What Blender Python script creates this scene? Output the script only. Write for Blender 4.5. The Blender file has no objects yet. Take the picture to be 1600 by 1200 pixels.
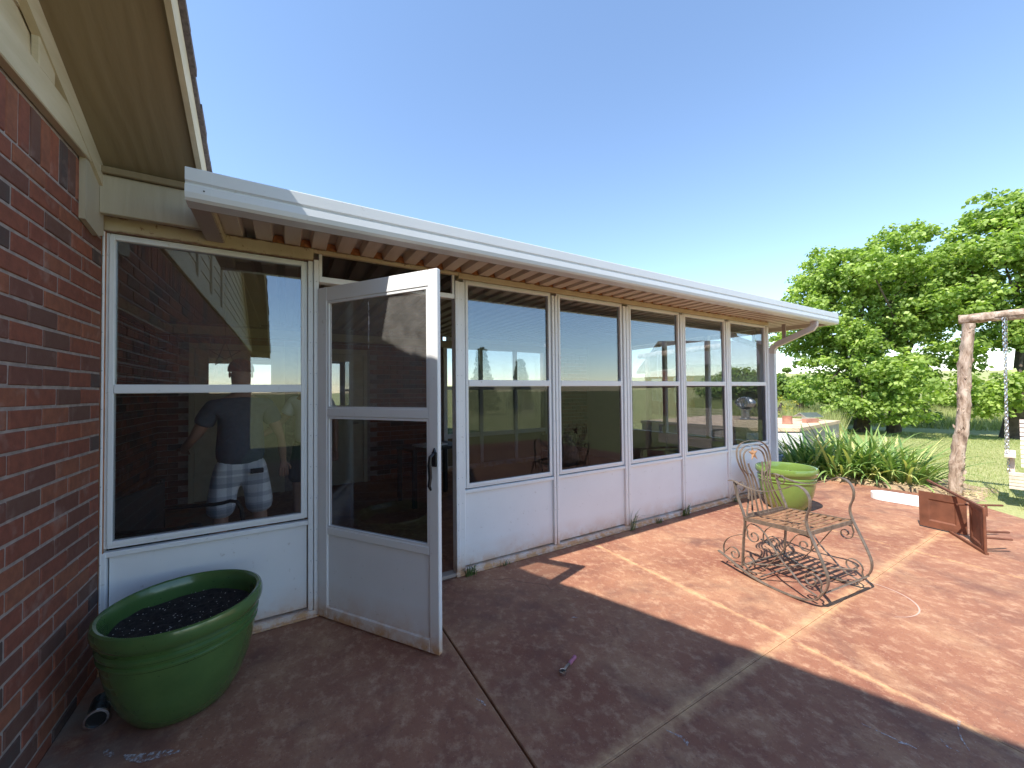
import bpy, bmesh, math, random
import numpy as np
from mathutils import Vector, Matrix, noise as mnoise
random.seed(7); rng = np.random.default_rng(7)
S = bpy.context.scene
COL = S.collection
R = math.radians

# ------------------------------------------------------------------ camera, sky, sun, exposure
cam_d = bpy.data.cameras.new('camera'); cam = bpy.data.objects.new('camera', cam_d); COL.objects.link(cam)
S.camera = cam
yaw, pitch, roll = R(30.663), R(1.1136), R(-0.583)
fw = Vector((math.sin(yaw)*math.cos(pitch), math.cos(yaw)*math.cos(pitch), math.sin(pitch)))
rt = Vector((math.cos(yaw), -math.sin(yaw), 0)); up = rt.cross(fw)
r2 = math.cos(roll)*rt + math.sin(roll)*up; u2 = -math.sin(roll)*rt + math.cos(roll)*up
m = Matrix((r2, u2, -fw)).transposed().to_4x4(); m.translation = Vector((0, 0, 1.5))
cam.matrix_world = m
cam_d.sensor_fit = 'HORIZONTAL'; cam_d.sensor_width = 36.0; cam_d.lens = 36.0*594.87/1600
cam_d.clip_start = 0.05; cam_d.clip_end = 3000

SUN = Vector((0.65, 0.185, -1.0)).normalized()
w = bpy.data.worlds.new('World'); S.world = w; w.use_nodes = True
wn = w.node_tree; bg = wn.nodes['Background']
sky = wn.nodes.new('ShaderNodeTexSky'); sky.sky_type = 'NISHITA'; sky.sun_disc = False
sky.sun_elevation = math.asin(-SUN.z); sky.sun_rotation = math.atan2(-SUN.x, -SUN.y) % (2*math.pi)
sky.altitude = 300; sky.air_density = 1.1; sky.dust_density = 0.0; sky.ozone_density = 2.0
wn.links.new(sky.outputs[0], bg.inputs[0]); bg.inputs[1].default_value = 0.15
sd = bpy.data.lights.new('sun', 'SUN'); sd.energy = 3.9; sd.angle = R(0.53); sd.color = (1.0, 0.95, 0.87)
so = bpy.data.objects.new('sun', sd); COL.objects.link(so); so.location = (-8, -4, 14)
so.rotation_euler = SUN.to_track_quat('-Z', 'Y').to_euler()
S.view_settings.view_transform = 'Standard'; S.view_settings.look = 'None'
S.view_settings.gamma = 1.0; S.view_settings.use_curve_mapping = False
S.view_settings.exposure = 1.08

# ------------------------------------------------------------------ object helpers
def tag(o, label=None, cat=None, group=None, kind=None):
    if label: o['label'] = label
    if cat: o['category'] = cat
    if group: o['group'] = group
    if kind: o['kind'] = kind
    return o
def link(name, data, parent=None, loc=None):
    o = bpy.data.objects.new(name, data); COL.objects.link(o)
    if parent: o.parent = parent
    if loc is not None: o.location = loc
    return o
def thing(name, label, cat, loc=(0, 0, 0), rz=0, group=None):
    o = link(name, None, None, loc); o.rotation_euler = (0, 0, rz); o.empty_display_size = 0.1
    return tag(o, label, cat, group)

class MB:
    """collects verts and faces, builds one mesh object"""
    def __init__(s): s.v = []; s.f = []
    def add(s, vs, fs):
        b = len(s.v); s.v += [tuple(p) for p in vs]; s.f += [tuple(b+i for i in f) for f in fs]; return s
    def box(s, x0, x1, y0, y1, z0, z1):
        vs = [(x, y, z) for z in (z0, z1) for y in (y0, y1) for x in (x0, x1)]
        return s.add(vs, [(0,2,3,1),(4,5,7,6),(0,1,5,4),(2,6,7,3),(0,4,6,2),(1,3,7,5)])
    def bbox(s, x0, x1, y0, y1, z0, z1, c=0.003):
        """box with all edges chamfered"""
        bm = bmesh.new(); bmesh.ops.create_cube(bm, size=1.0)
        for v in bm.verts:
            v.co = Vector(((x0+x1)/2+v.co.x*(x1-x0), (y0+y1)/2+v.co.y*(y1-y0), (z0+z1)/2+v.co.z*(z1-z0)))
        bmesh.ops.bevel(bm, geom=bm.edges[:], offset=c, segments=1, affect='EDGES')
        bm.verts.index_update(); s.add([v.co for v in bm.verts], [[v.index for v in f.verts] for f in bm.faces]); bm.free(); return s
    def prism(s, poly, fn, a, b):
        """poly of 2D points, fn(p,t)->3D at t=a and t=b"""
        n = len(poly); vs = [fn(p, a) for p in poly]+[fn(p, b) for p in poly]
        fs = [tuple(range(n))[::-1], tuple(range(n, 2*n))]+[(i, (i+1) % n, n+(i+1) % n, n+i) for i in range(n)]
        return s.add(vs, fs)
    def tube(s, pts, r, n=8, cap=True):
        pts = [Vector(p) for p in pts]; rr = r if hasattr(r, '__len__') else [r]*len(pts)
        rings = []; ref = Vector((0, 0, 1))
        for i, p in enumerate(pts):
            t = (pts[min(i+1, len(pts)-1)]-pts[max(i-1, 0)]).normalized()
            if i == 0:
                ref = Vector((0, 0, 1)) if abs(t.z) < 0.9 else Vector((1, 0, 0))
            a = (ref-t*ref.dot(t)).normalized(); b = t.cross(a); ref = a
            rings.append([p+(a*math.cos(2*math.pi*k/n)+b*math.sin(2*math.pi*k/n))*rr[i] for k in range(n)])
        vs = [q for rg in rings for q in rg]
        fs = [(i*n+k, i*n+(k+1) % n, (i+1)*n+(k+1) % n, (i+1)*n+k) for i in range(len(pts)-1) for k in range(n)]
        if cap: fs += [tuple(range(n))[::-1], tuple(range((len(pts)-1)*n, len(pts)*n))]
        return s.add(vs, fs)
    def strip(s, pts, side, wd, th):
        """flat bar swept along pts; width along 'side', thickness across"""
        pts = [Vector(p) for p in pts]; side = Vector(side).normalized(); rings = []
        for i, p in enumerate(pts):
            t = (pts[min(i+1, len(pts)-1)]-pts[max(i-1, 0)]).normalized(); nn = t.cross(side).normalized()
            rings.append([p+side*(a*wd/2)+nn*(b*th/2) for a, b in ((-1,-1),(1,-1),(1,1),(-1,1))])
        vs = [q for rg in rings for q in rg]; n = 4
        fs = [(i*n+k, i*n+(k+1) % n, (i+1)*n+(k+1) % n, (i+1)*n+k) for i in range(len(pts)-1) for k in range(n)]
        fs += [(3, 2, 1, 0), tuple(range((len(pts)-1)*n, len(pts)*n))]
        return s.add(vs, fs)
    def lathe(s, prof, n=48, c=(0, 0, 0)):
        vs = []; fs = []
        for (r, z) in prof:
            vs += [(c[0]+r*math.cos(2*math.pi*k/n), c[1]+r*math.sin(2*math.pi*k/n), c[2]+z) for k in range(n)]
        for i in range(len(prof)-1):
            fs += [(i*n+k, i*n+(k+1) % n, (i+1)*n+(k+1) % n, (i+1)*n+k) for k in range(n)]
        fs.append(tuple(range(n))[::-1])
        return s.add(vs, fs)
    def mesh(s, name, mat, smooth=False, flipfix=True):
        me = bpy.data.meshes.new(name); me.from_pydata(s.v, [], s.f); me.update()
        if flipfix:
            bm = bmesh.new(); bm.from_mesh(me); bmesh.ops.recalc_face_normals(bm, faces=bm.faces[:]); bm.to_mesh(me); bm.free()
        if mat: me.materials.append(mat)
        if smooth:
            me.polygons.foreach_set('use_smooth', [True]*len(me.polygons))
            try: me.set_sharp_from_angle(angle=R(38))
            except Exception: pass
        return me
    def build(s, name, mat, parent=None, smooth=False, loc=None, flipfix=True):
        return link(name, s.mesh(name, mat, smooth, flipfix), parent, loc)

def fast_mesh(name, verts, faces, mat, col=None):
    """verts (n,3), faces (m,k) arrays"""
    me = bpy.data.meshes.new(name); k = faces.shape[1]
    me.vertices.add(len(verts)); me.vertices.foreach_set('co', verts.astype(np.float32).ravel())
    me.loops.add(faces.size); me.loops.foreach_set('vertex_index', faces.astype(np.int32).ravel())
    me.polygons.add(len(faces)); me.polygons.foreach_set('loop_start', (np.arange(len(faces))*k).astype(np.int32))
    me.polygons.foreach_set('loop_total', np.full(len(faces), k, np.int32))
    if col is not None:
        a = me.color_attributes.new('tone', 'FLOAT_COLOR', 'POINT'); c4 = np.c_[np.repeat(col[:, None], 3, 1), np.ones(len(col))]
        a.data.foreach_set('color', c4.astype(np.float32).ravel())
    me.update(calc_edges=True); me.materials.append(mat); return me

# ------------------------------------------------------------------ materials
class NT:
    def __init__(s, name):
        s.m = bpy.data.materials.new(name); s.m.use_nodes = True; s.t = s.m.node_tree; s.n = s.t.nodes
        s.p = s.n['Principled BSDF']; s.out = s.n['Material Output']
    def new(s, typ, **kw):
        nd = s.n.new(typ)
        for k, v in kw.items():
            if k.startswith('_'): setattr(nd, k[1:], v)
            else:
                key = k.replace('__', ' ')
                nd.inputs[int(key[1:]) if key[0] == 'i' and key[1:].isdigit() else key].default_value = v
        return nd
    def L(s, a, b): s.t.links.new(a, b)
    def pos(s, scale=(1, 1, 1), obj=False, rot=(0, 0, 0)):
        mp = s.new('ShaderNodeMapping'); mp.inputs['Scale'].default_value = scale; mp.inputs['Rotation'].default_value = rot
        if obj: tc = s.new('ShaderNodeTexCoord'); s.L(tc.outputs['Object'], mp.inputs[0])
        else: g = s.new('ShaderNodeNewGeometry'); s.L(g.outputs['Position'], mp.inputs[0])
        return mp.outputs[0]
    def noise(s, vec, scale, detail=4, rough=0.55, dist=0.0):
        n = s.new('ShaderNodeTexNoise'); n.inputs['Scale'].default_value = scale; n.inputs['Detail'].default_value = detail
        n.inputs['Roughness'].default_value = rough; n.inputs['Distortion'].default_value = dist
        s.L(vec, n.inputs['Vector']); return n.outputs['Fac']
    def ramp(s, fac, stops, interp='LINEAR'):
        r = s.new('ShaderNodeValToRGB'); r.color_ramp.interpolation = interp; e = r.color_ramp.elements
        while len(e) < len(stops): e.new(0.5)
        for el, (p, c) in zip(e, stops):
            el.position = p; el.color = (c, c, c, 1) if not hasattr(c, '__len__') else (*c, 1)
        s.L(fac, r.inputs[0]); return r.outputs[0]
    def mix(s, fac, a, b, mode='MIX'):
        x = s.new('ShaderNodeMix'); x.data_type = 'RGBA'; x.blend_type = mode
        for sock, v in ((x.inputs[0], fac), (x.inputs[6], a), (x.inputs[7], b)):
            if isinstance(v, bpy.types.NodeSocket): s.L(v, sock)
            elif hasattr(v, '__len__'): sock.default_value = (*v, 1)
            else: sock.default_value = v
        return x.outputs[2]
    def math(s, op, a, b=0.0, clamp=False):
        x = s.new('ShaderNodeMath'); x.operation = op; x.use_clamp = clamp
        for i, v in ((0, a), (1, b)):
            if isinstance(v, bpy.types.NodeSocket): s.L(v, x.inputs[i])
            else: x.inputs[i].default_value = v
        return x.outputs[0]
    def bump(s, h, st=0.3, d=0.01):
        b = s.new('ShaderNodeBump'); b.inputs['Strength'].default_value = st; b.inputs['Distance'].default_value = d
        s.L(h, b.inputs['Height']); s.L(b.outputs[0], s.p.inputs['Normal'])
    def fin(s, col=None, rough=0.5, metal=0.0, spec=0.5):
        if isinstance(col, bpy.types.NodeSocket): s.L(col, s.p.inputs['Base Color'])
        elif col is not None: s.p.inputs['Base Color'].default_value = (*col, 1)
        if isinstance(rough, bpy.types.NodeSocket): s.L(rough, s.p.inputs['Roughness'])
        else: s.p.inputs['Roughness'].default_value = rough
        s.p.inputs['Metallic'].default_value = metal; s.p.inputs['Specular IOR Level'].default_value = spec
        return s.m

def simple(name, col, rough=0.5, metal=0.0, var=0.12, scale=12, bump=0.0, spec=0.5, obj=True, bscale=None):
    t = NT(name); v = t.pos(obj=obj); n = t.noise(v, scale, 5)
    c = t.mix(t.ramp(n, [(0.3, 0.0), (0.7, 1.0)]), tuple(x*(1-var) for x in col), tuple(min(1, x*(1+var)) for x in col))
    if bump: t.bump(t.noise(v, bscale or scale*6, 4), bump, 0.004)
    return t.fin(c, rough, metal, spec)

def painted_metal(name, col, dirt=(0.62, 0.35, 0.18), rough=0.38, low=True):
    """white coated aluminium: faint soil, rusty splash near the ground"""
    t = NT(name); v = t.pos()
    n = t.noise(v, 3.2, 6); n2 = t.noise(v, 30, 4)
    c = t.mix(t.ramp(n, [(0.35, 0.0), (0.75, 0.35)]), col, tuple(x*0.86 for x in col))
    c = t.mix(t.ramp(n2, [(0.66, 0.0), (0.76, 0.35)]), c, (0.33, 0.28, 0.22))
    if low:
        sx = t.new('ShaderNodeSeparateXYZ'); t.L(v, sx.inputs[0]); z = sx.outputs[2]
        f = t.math('MULTIPLY', t.math('SUBTRACT', 0.25, z, True), 3.2)
        f = t.math('MULTIPLY', f, t.math('MULTIPLY', t.ramp(t.noise(v, 5.5, 6, 0.6), [(0.3, 0.1), (0.65, 1.0)]), 0.9), True)
        f2 = t.math('MULTIPLY', t.math('SUBTRACT', 0.155, z, True), 9.0)
        f = t.math('MAXIMUM', f, t.math('MULTIPLY', f2, t.ramp(t.noise(v, 12, 6, 0.65), [(0.30, 0.15), (0.58, 0.9)])), True)
        c = t.mix(f, c, dirt)
    t.bump(t.noise(v, 5, 3), 0.06, 0.01)
    return t.fin(c, rough)

M = {}
M['white'] = painted_metal('white_coated_aluminium', (0.84, 0.85, 0.85))
M['panel'] = painted_metal('white_kick_panel', (0.84, 0.85, 0.86), rough=0.5)
M['whitetop'] = painted_metal('white_gutter_aluminium', (0.70, 0.73, 0.75), low=False, rough=0.32)
M['door'] = painted_metal('white_door_aluminium', (0.85, 0.85, 0.84), rough=0.4)

def streaky(name, col, dark, sc=(2, 2, 14), rough=0.6, amt=0.5, rust=False):
    t = NT(name); v = t.pos(sc); n = t.noise(v, 2.0, 7, 0.6, 0.4)
    c = t.mix(t.math('MULTIPLY', t.ramp(n, [(0.38, 0.0), (0.72, 1.0)]), amt), col, dark)
    if rust:
        v2 = t.pos(); sx = t.new('ShaderNodeSeparateXYZ'); t.L(v2, sx.inputs[0]); zz = t.math('ADD', sx.outputs[2], t.math('MULTIPLY', t.math('SUBTRACT', t.noise(v2, 14, 5), 0.5), 0.035))
        for z_, w_ in ((2.402, 0.013), (2.490, 0.008)):
            c = t.mix(t.math('SUBTRACT', 1.0, t.math('DIVIDE', t.math('ABSOLUTE', t.math('SUBTRACT', zz, z_)), w_), True), c, (0.16, 0.06, 0.03))
        c = t.mix(t.ramp(t.noise(v2, 22, 5, 0.6), [(0.62, 0.0), (0.70, 0.85)]), c, (0.20, 0.07, 0.03))
    t.bump(t.noise(t.pos((sc[0]*3, sc[1]*3, sc[2]*3)), 3, 5), 0.25, 0.004)
    return t.fin(c, rough)
M['cream'] = streaky('cream_header_paint', (0.60, 0.50, 0.33), (0.45, 0.33, 0.18), (3, 3, 3), 0.45, 0.6, rust=True)
M['pan'] = streaky('tan_roof_pan', (0.64, 0.54, 0.43), (0.50, 0.39, 0.29), (6, 0.8, 6), 0.5, 0.6)
M['channel'] = streaky('brown_end_channel', (0.38, 0.30, 0.25), (0.28, 0.21, 0.17), (6, 0.8, 6), 0.5, 0.5)
M['foam'] = simple('orange_foam_closure', (0.42, 0.17, 0.06), 0.9, var=0.4, scale=30, bump=0.4)

def wood_grain(name, col, dark, axis_scale, rough=0.75, strength=0.5):
    t = NT(name); v = t.pos(axis_scale)
    wv = t.new('ShaderNodeTexWave'); wv.wave_type = 'BANDS'; wv.inputs['Scale'].default_value = 2.2
    wv.inputs['Distortion'].default_value = 11; wv.inputs['Detail'].default_value = 4; wv.inputs['Detail Scale'].default_value = 0.9
    t.L(v, wv.inputs['Vector']); n = t.noise(v, 2.5, 5)
    c = t.mix(t.ramp(n, [(0.3, 0.0), (0.75, 1.0)]), col, dark)
    h = t.math('ADD', t.math('MULTIPLY', wv.outputs['Fac'], 0.7), t.noise(v, 14, 4))
    t.bump(h, strength, 0.004); return t.fin(c, rough)
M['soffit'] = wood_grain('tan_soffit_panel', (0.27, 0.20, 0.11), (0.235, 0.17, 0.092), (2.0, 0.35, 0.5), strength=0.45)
M['trim'] = wood_grain('cream_wood_trim', (0.60, 0.50, 0.34), (0.50, 0.41, 0.26), (1.1, 1.1, 6), strength=0.4)
M['trimx'] = wood_grain('beige_embossed_board', (0.50, 0.43, 0.31), (0.42, 0.36, 0.25), (2.6, 2.6, 0.5), strength=0.3)
M['shingle'] = simple('grey_brown_shingle', (0.13, 0.105, 0.10), 0.95, var=0.4, scale=60, bump=0.7)

def brick_mat(name, island):
    t = NT(name)
    if island: g = t.new('ShaderNodeNewGeometry'); rnd = g.outputs['Random Per Island']
    else: g = t.new('ShaderNodeObjectInfo'); rnd = g.outputs['Random']
    v = t.pos(); n = t.noise(v, 22, 6, 0.65); n2 = t.noise(v, 7, 4)
    base = t.ramp(rnd, [(0.0, (0.29, 0.100, 0.062)), (0.18, (0.20, 0.085, 0.062)), (0.36, (0.33, 0.125, 0.072)),
                        (0.52, (0.28, 0.095, 0.062)), (0.70, (0.17, 0.09, 0.068)), (0.80, (0.095, 0.075, 0.068)), (0.90, (0.35, 0.115, 0.066))], 'CONSTANT')
    c = t.mix(t.ramp(n, [(0.3, 0.0), (0.72, 0.6)]), base, (0.13, 0.055, 0.04), 'MIX')
    c = t.mix(t.ramp(n2, [(0.58, 0.0), (0.78, 0.45)]), c, (0.46, 0.33, 0.28))
    t.bump(t.noise(v, 90, 5, 0.7), 0.5, 0.004); return t.fin(c, 0.9, spec=0.25)
M['brick'] = brick_mat('fired_brick', False); M['brickI'] = brick_mat('fired_brick_courses', True)
M['mortar'] = simple('grey_mortar', (0.34, 0.28, 0.25), 0.95, var=0.25, scale=25, bump=0.6, obj=False)

def glass_mat(name, tint, refl, dust=0.02, spot=True, edge=0.85):
    t = NT(name); t.n.remove(t.p)
    tr = t.new('ShaderNodeBsdfTransparent'); tr.inputs[0].default_value = (*tint, 1)
    gl = t.new('ShaderNodeBsdfGlossy'); gl.inputs['Roughness'].default_value = 0.0; gl.inputs[0].default_value = (0.9, 0.95, 1.0, 1)
    v = t.pos(); bn = t.new('ShaderNodeBump'); bn.inputs['Strength'].default_value = 0.05; bn.inputs['Distance'].default_value = 0.01
    t.L(t.noise(v, 1.6, 2), bn.inputs['Height']); t.L(bn.outputs[0], gl.inputs['Normal'])
    g = t.new('ShaderNodeNewGeometry'); dt = t.new('ShaderNodeVectorMath'); dt.operation = 'DOT_PRODUCT'
    t.L(g.outputs['Incoming'], dt.inputs[0]); t.L(g.outputs['Normal'], dt.inputs[1])
    sch = t.math('POWER', t.math('SUBTRACT', 1.0, t.math('ABSOLUTE', dt.outputs['Value']), True), 4.0)
    f = t.math('ADD', t.math('MULTIPLY', sch, edge), refl+0.035, True)
    mx = t.new('ShaderNodeMixShader'); t.L(f, mx.inputs[0]); t.L(tr.outputs[0], mx.inputs[1]); t.L(gl.outputs[0], mx.inputs[2])
    df = t.new('ShaderNodeBsdfDiffuse'); df.inputs[0].default_value = (0.62, 0.60, 0.56, 1)
    n = t.ramp(t.noise(v, 9, 7, 0.7), [(0.3, 0.35), (0.75, 1.0)])
    fac = t.math('MULTIPLY', n, dust)
    if spot: fac = t.math('ADD', fac, t.ramp(t.noise(v, 42, 3), [(0.73, 0.0), (0.76, dust*3)]), True)
    m2 = t.new('ShaderNodeMixShader'); t.L(fac, m2.inputs[0]); t.L(mx.outputs[0], m2.inputs[1]); t.L(df.outputs[0], m2.inputs[2])
    t.L(m2.outputs[0], t.out.inputs['Surface']); return t.m
M['glass_up'] = glass_mat('upper_tinted_glass', (0.74, 0.76, 0.77), 0.12, 0.010)
M['glass_low'] = glass_mat('lower_screened_glass', (0.54, 0.54, 0.55), -0.01, 0.006, edge=0.55)
M['glass_low1'] = glass_mat('left_window_lower_glass', (0.80, 0.81, 0.82), 0.0, 0.008)
M['glass_door'] = glass_mat('dusty_door_glass', (0.85, 0.85, 0.85), 0.02, 0.15)
M['glass_doorlow'] = glass_mat('dark_door_glass', (0.70, 0.70, 0.71), 0.01, 0.010)
M['glass_in'] = glass_mat('house_door_glass', (0.15, 0.16, 0.17), 0.5, 0.02)
M['glass_north'] = glass_mat('north_wall_glass', (0.72, 0.75, 0.76), 0.03, 0.02)
M['glass_northlow'] = glass_mat('north_wall_screened_glass', (0.45, 0.46, 0.47), 0.02, 0.03)
M['glass_clear'] = glass_mat('end_wall_glass', (0.92, 0.93, 0.93), 0.02, 0.02)

def patio_mat():
    t = NT('stained_concrete'); v = t.pos()
    sx = t.new('ShaderNodeSeparateXYZ'); t.L(v, sx.inputs[0]); X, Y = sx.outputs[0], sx.outputs[1]
    vs = t.pos((1.15, 1.0, 1), rot=(0, 0, 0.5)); vs2 = t.pos((3.6, 2.9, 1), rot=(0, 0, 0.5))
    big = t.noise(v, 0.9, 6, 0.6, 0.6); mid = t.noise(vs, 1.5, 10, 0.72, 0.25); fine = t.noise(vs2, 4.5, 8, 0.7); speck = t.noise(v, 60, 4, 0.6)
    c = t.mix(t.ramp(big, [(0.36, 0.0), (0.66, 1.0)]), (0.255, 0.106, 0.068), (0.375, 0.185, 0.112))
    c = t.mix(t.ramp(t.noise(v, 2.3, 8, 0.62, 0.8), [(0.54, 0.0), (0.78, 0.5)]), c, (0.125, 0.060, 0.052))
    wear = t.ramp(mid, [(0.50, 0.0), (0.62, 0.30), (0.74, 0.85)])
    c = t.mix(wear, c, (0.60, 0.38, 0.215))
    c = t.mix(t.math('MULTIPLY', t.ramp(fine, [(0.50, 0.0), (0.66, 1.0)]), 0.5), c, (0.60, 0.38, 0.24))
    c = t.mix(t.ramp(speck, [(0.58, 0.0), (0.70, 0.55)]), c, (0.16, 0.075, 0.06))
    c = t.mix(t.ramp(t.noise(v, 130, 3, 0.6), [(0.64, 0.0), (0.70, 0.55)]), c, (0.62, 0.46, 0.36))
    vo = t.new('ShaderNodeTexVoronoi'); vo.feature = 'DISTANCE_TO_EDGE'; vo.inputs['Scale'].default_value = 0.55; dn = t.new('ShaderNodeMixRGB'); dn.blend_type = 'ADD'; dn.inputs[0].default_value = 0.35
    nn = t.new('ShaderNodeTexNoise'); nn.inputs['Scale'].default_value = 3.5; nn.inputs['Detail'].default_value = 6; t.L(v, nn.inputs['Vector']); t.L(v, dn.inputs[1]); t.L(nn.outputs['Color'], dn.inputs[2]); t.L(dn.outputs[0], vo.inputs['Vector'])
    c = t.mix(t.math('MULTIPLY', t.ramp(vo.outputs['Distance'], [(0.0, 0.7), (0.006, 0.0)]), t.ramp(big, [(0.48, 0.0), (0.58, 1.0)])), c, (0.13, 0.06, 0.05))
    c = t.mix(t.math('MULTIPLY', t.ramp(t.noise(v, 1.3, 5, 0.6, 1.2), [(0.50, 0.0), (0.66, 0.6)]), t.ramp(t.noise(v, 5, 7, 0.7), [(0.35, 0.2), (0.6, 1.0)])), c, (0.135, 0.07, 0.06))
    # worn bands along the tooled joints
    n3 = t.ramp(t.noise(v, 11, 7, 0.7), [(0.30, 0.15), (0.6, 1.0)])
    for (coord, at, wd, st) in ((Y, 1.16, 0.060, 0.9), (X, 2.59, 0.036, 0.8), (X, 4.95, 0.028, 0.8), (X, 0.855, 0.04, 0.3)):
        d = t.math('ABSOLUTE', t.math('SUBTRACT', coord, at))
        d = t.math('ADD', d, t.math('MULTIPLY', t.math('SUBTRACT', t.noise(v, 9, 8, 0.7), 0.5), 0.16))
        f = t.math('SUBTRACT', 1.0, t.math('DIVIDE', d, wd), True)
        c = t.mix(t.math('MULTIPLY', t.math('MULTIPLY', f, n3), st, True), c, (0.60, 0.37, 0.20))
    # greyish bare cement strip along the brick wall
    f = t.math('MULTIPLY', t.math('SUBTRACT', -0.52, X, True), 4.0, True)
    c = t.mix(t.math('MULTIPLY', f, t.ramp(t.noise(v, 6, 5), [(0.35, 0.0), (0.6, 0.7)])), c, (0.24, 0.22, 0.18))
    rough = t.ramp(mid, [(0.4, 0.5), (0.7, 0.8)])
    t.bump(t.math('ADD', t.noise(v, 40, 6, 0.7), t.math('MULTIPLY', mid, 2.0)), 0.22, 0.004)
    return t.fin(c, rough, spec=0.15)
M['patio'] = patio_mat()

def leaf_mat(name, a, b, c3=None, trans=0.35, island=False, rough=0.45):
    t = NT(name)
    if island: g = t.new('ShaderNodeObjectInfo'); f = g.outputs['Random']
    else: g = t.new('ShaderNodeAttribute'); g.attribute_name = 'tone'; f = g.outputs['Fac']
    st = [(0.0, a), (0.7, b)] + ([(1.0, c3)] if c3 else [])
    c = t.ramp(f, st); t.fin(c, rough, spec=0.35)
    tl = t.new('ShaderNodeBsdfTranslucent'); t.L(t.mix(1.0, c, (1.0, 1.15, 0.45), 'MULTIPLY'), tl.inputs[0])
    mx = t.new('ShaderNodeMixShader'); mx.inputs[0].default_value = trans
    t.L(t.p.outputs[0], mx.inputs[1]); t.L(tl.outputs[0], mx.inputs[2]); t.L(mx.outputs[0], t.out.inputs['Surface']); return t.m
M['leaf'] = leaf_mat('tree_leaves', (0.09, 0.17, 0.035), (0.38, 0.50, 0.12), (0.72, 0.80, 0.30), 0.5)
M['bush'] = leaf_mat('bush_leaves', (0.08, 0.15, 0.03), (0.20, 0.30, 0.06), (0.34, 0.40, 0.08), 0.35)
M['cedar'] = leaf_mat('cedar_needles', (0.02, 0.05, 0.02), (0.05, 0.09, 0.035), None, 0.1)
M['grassb'] = leaf_mat('lawn_blades', (0.22, 0.28, 0.09), (0.38, 0.42, 0.16), (0.58, 0.52, 0.28), 0.3)
M['tall'] = leaf_mat('tall_wild_grass', (0.22, 0.27, 0.08), (0.42, 0.44, 0.17), (0.62, 0.56, 0.33), 0.3)
M['flower'] = leaf_mat('yellow_weed_leaves', (0.14, 0.20, 0.04), (0.36, 0.36, 0.06), (0.70, 0.52, 0.05), 0.3)
M['iris'] = leaf_mat('iris_leaves', (0.10, 0.20, 0.055), (0.30, 0.43, 0.13), (0.70, 0.66, 0.28), 0.3, island=True, rough=0.38)
M['weed'] = simple('weed_blades', (0.12, 0.18, 0.05), 0.6, var=0.5, scale=8)
M['bark'] = simple('dark_tree_bark', (0.10, 0.075, 0.055), 0.95, var=0.4, scale=9, bump=0.8)

def log_mat():
    t = NT('shaggy_cedar_log'); v = t.pos((1, 1, 0.35)); n = t.noise(v, 14, 7, 0.7, 0.6)
    c = t.ramp(n, [(0.34, (0.12, 0.075, 0.05)), (0.46, (0.33, 0.235, 0.17)), (0.62, (0.54, 0.43, 0.34))])
    t.bump(n, 0.8, 0.02); return t.fin(c, 0.9)
M['log'] = log_mat()

def ground_mat():
    t = NT('lawn_and_field'); v = t.pos()
    big = t.noise(v, 0.12, 6, 0.6); mid = t.noise(v, 0.9, 7, 0.65); fin = t.noise(v, 26, 5, 0.7)
    c = t.mix(t.ramp(mid, [(0.35, 0.0), (0.68, 1.0)]), (0.30, 0.33, 0.13), (0.46, 0.44, 0.21))
    c = t.mix(t.ramp(fin, [(0.4, 0.0), (0.68, 0.75)]), c, (0.22, 0.26, 0.09))
    c = t.mix(t.ramp(big, [(0.45, 0.0), (0.62, 0.65)]), c, (0.36, 0.34, 0.14))
    sx = t.new('ShaderNodeSeparateXYZ'); t.L(v, sx.inputs[0])
    t.bump(fin, 0.6, 0.03); return t.fin(c, 0.95, spec=0.2)
M['ground'] = ground_mat()
M['soil'] = simple('bed_soil_with_straw', (0.36, 0.26, 0.16), 0.95, var=0.4, scale=14, bump=0.9, obj=False)

def glaze(name, col, dark, speck):
    t = NT(name); v = t.pos(obj=True)
    c = t.mix(t.ramp(t.noise(v, 3.5, 5), [(0.35, 0.0), (0.7, 1.0)]), col, dark)
    c = t.mix(t.ramp(t.noise(v, 75, 3), [(0.66, 0.0), (0.72, 0.8)]), c, speck)
    t.bump(t.noise(v, 18, 3), 0.08, 0.005); t.fin(c, 0.22, spec=0.6); t.p.inputs['Coat Weight'].default_value = 0.4; return t.m
M['pot1'] = glaze('dark_green_glaze', (0.085, 0.165, 0.045), (0.055, 0.115, 0.034), (0.04, 0.075, 0.025))
M['pot2'] = glaze('apple_green_glaze', (0.165, 0.255, 0.055), (0.135, 0.215, 0.045), (0.10, 0.155, 0.035))
M['potting'] = simple('dark_potting_soil', (0.022, 0.018, 0.016), 0.95, var=0.7, scale=60, bump=1.0)
M['perlite'] = simple('white_perlite', (0.45, 0.43, 0.40), 0.9)
M['iron'] = simple('weathered_grey_iron', (0.20, 0.155, 0.12), 0.5, 0.35, var=0.35, scale=25, bump=0.15)
M['ironrust'] = simple('rusty_seat_iron', (0.27, 0.145, 0.075), 0.65, 0.2, var=0.45, scale=20, bump=0.2)
M['star'] = simple('rusty_gold_star', (0.45, 0.24, 0.12), 0.55, 0.3, var=0.3, scale=20)
M['rust'] = simple('rust_brown_sheet', (0.175, 0.066, 0.036), 0.7, 0.15, var=0.3, scale=7, bump=0.15)
M['blackm'] = simple('black_cast_metal', (0.02, 0.02, 0.022), 0.35, 0.3)
M['chrome'] = simple('bright_chrome', (0.65, 0.66, 0.68), 0.18, 1.0, var=0.05)
M['galv'] = simple('galvanised_steel', (0.55, 0.57, 0.58), 0.3, 0.9, var=0.12)
M['pink'] = simple('pink_rubber_grip', (0.40, 0.13, 0.20), 0.5, var=0.1)
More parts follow.
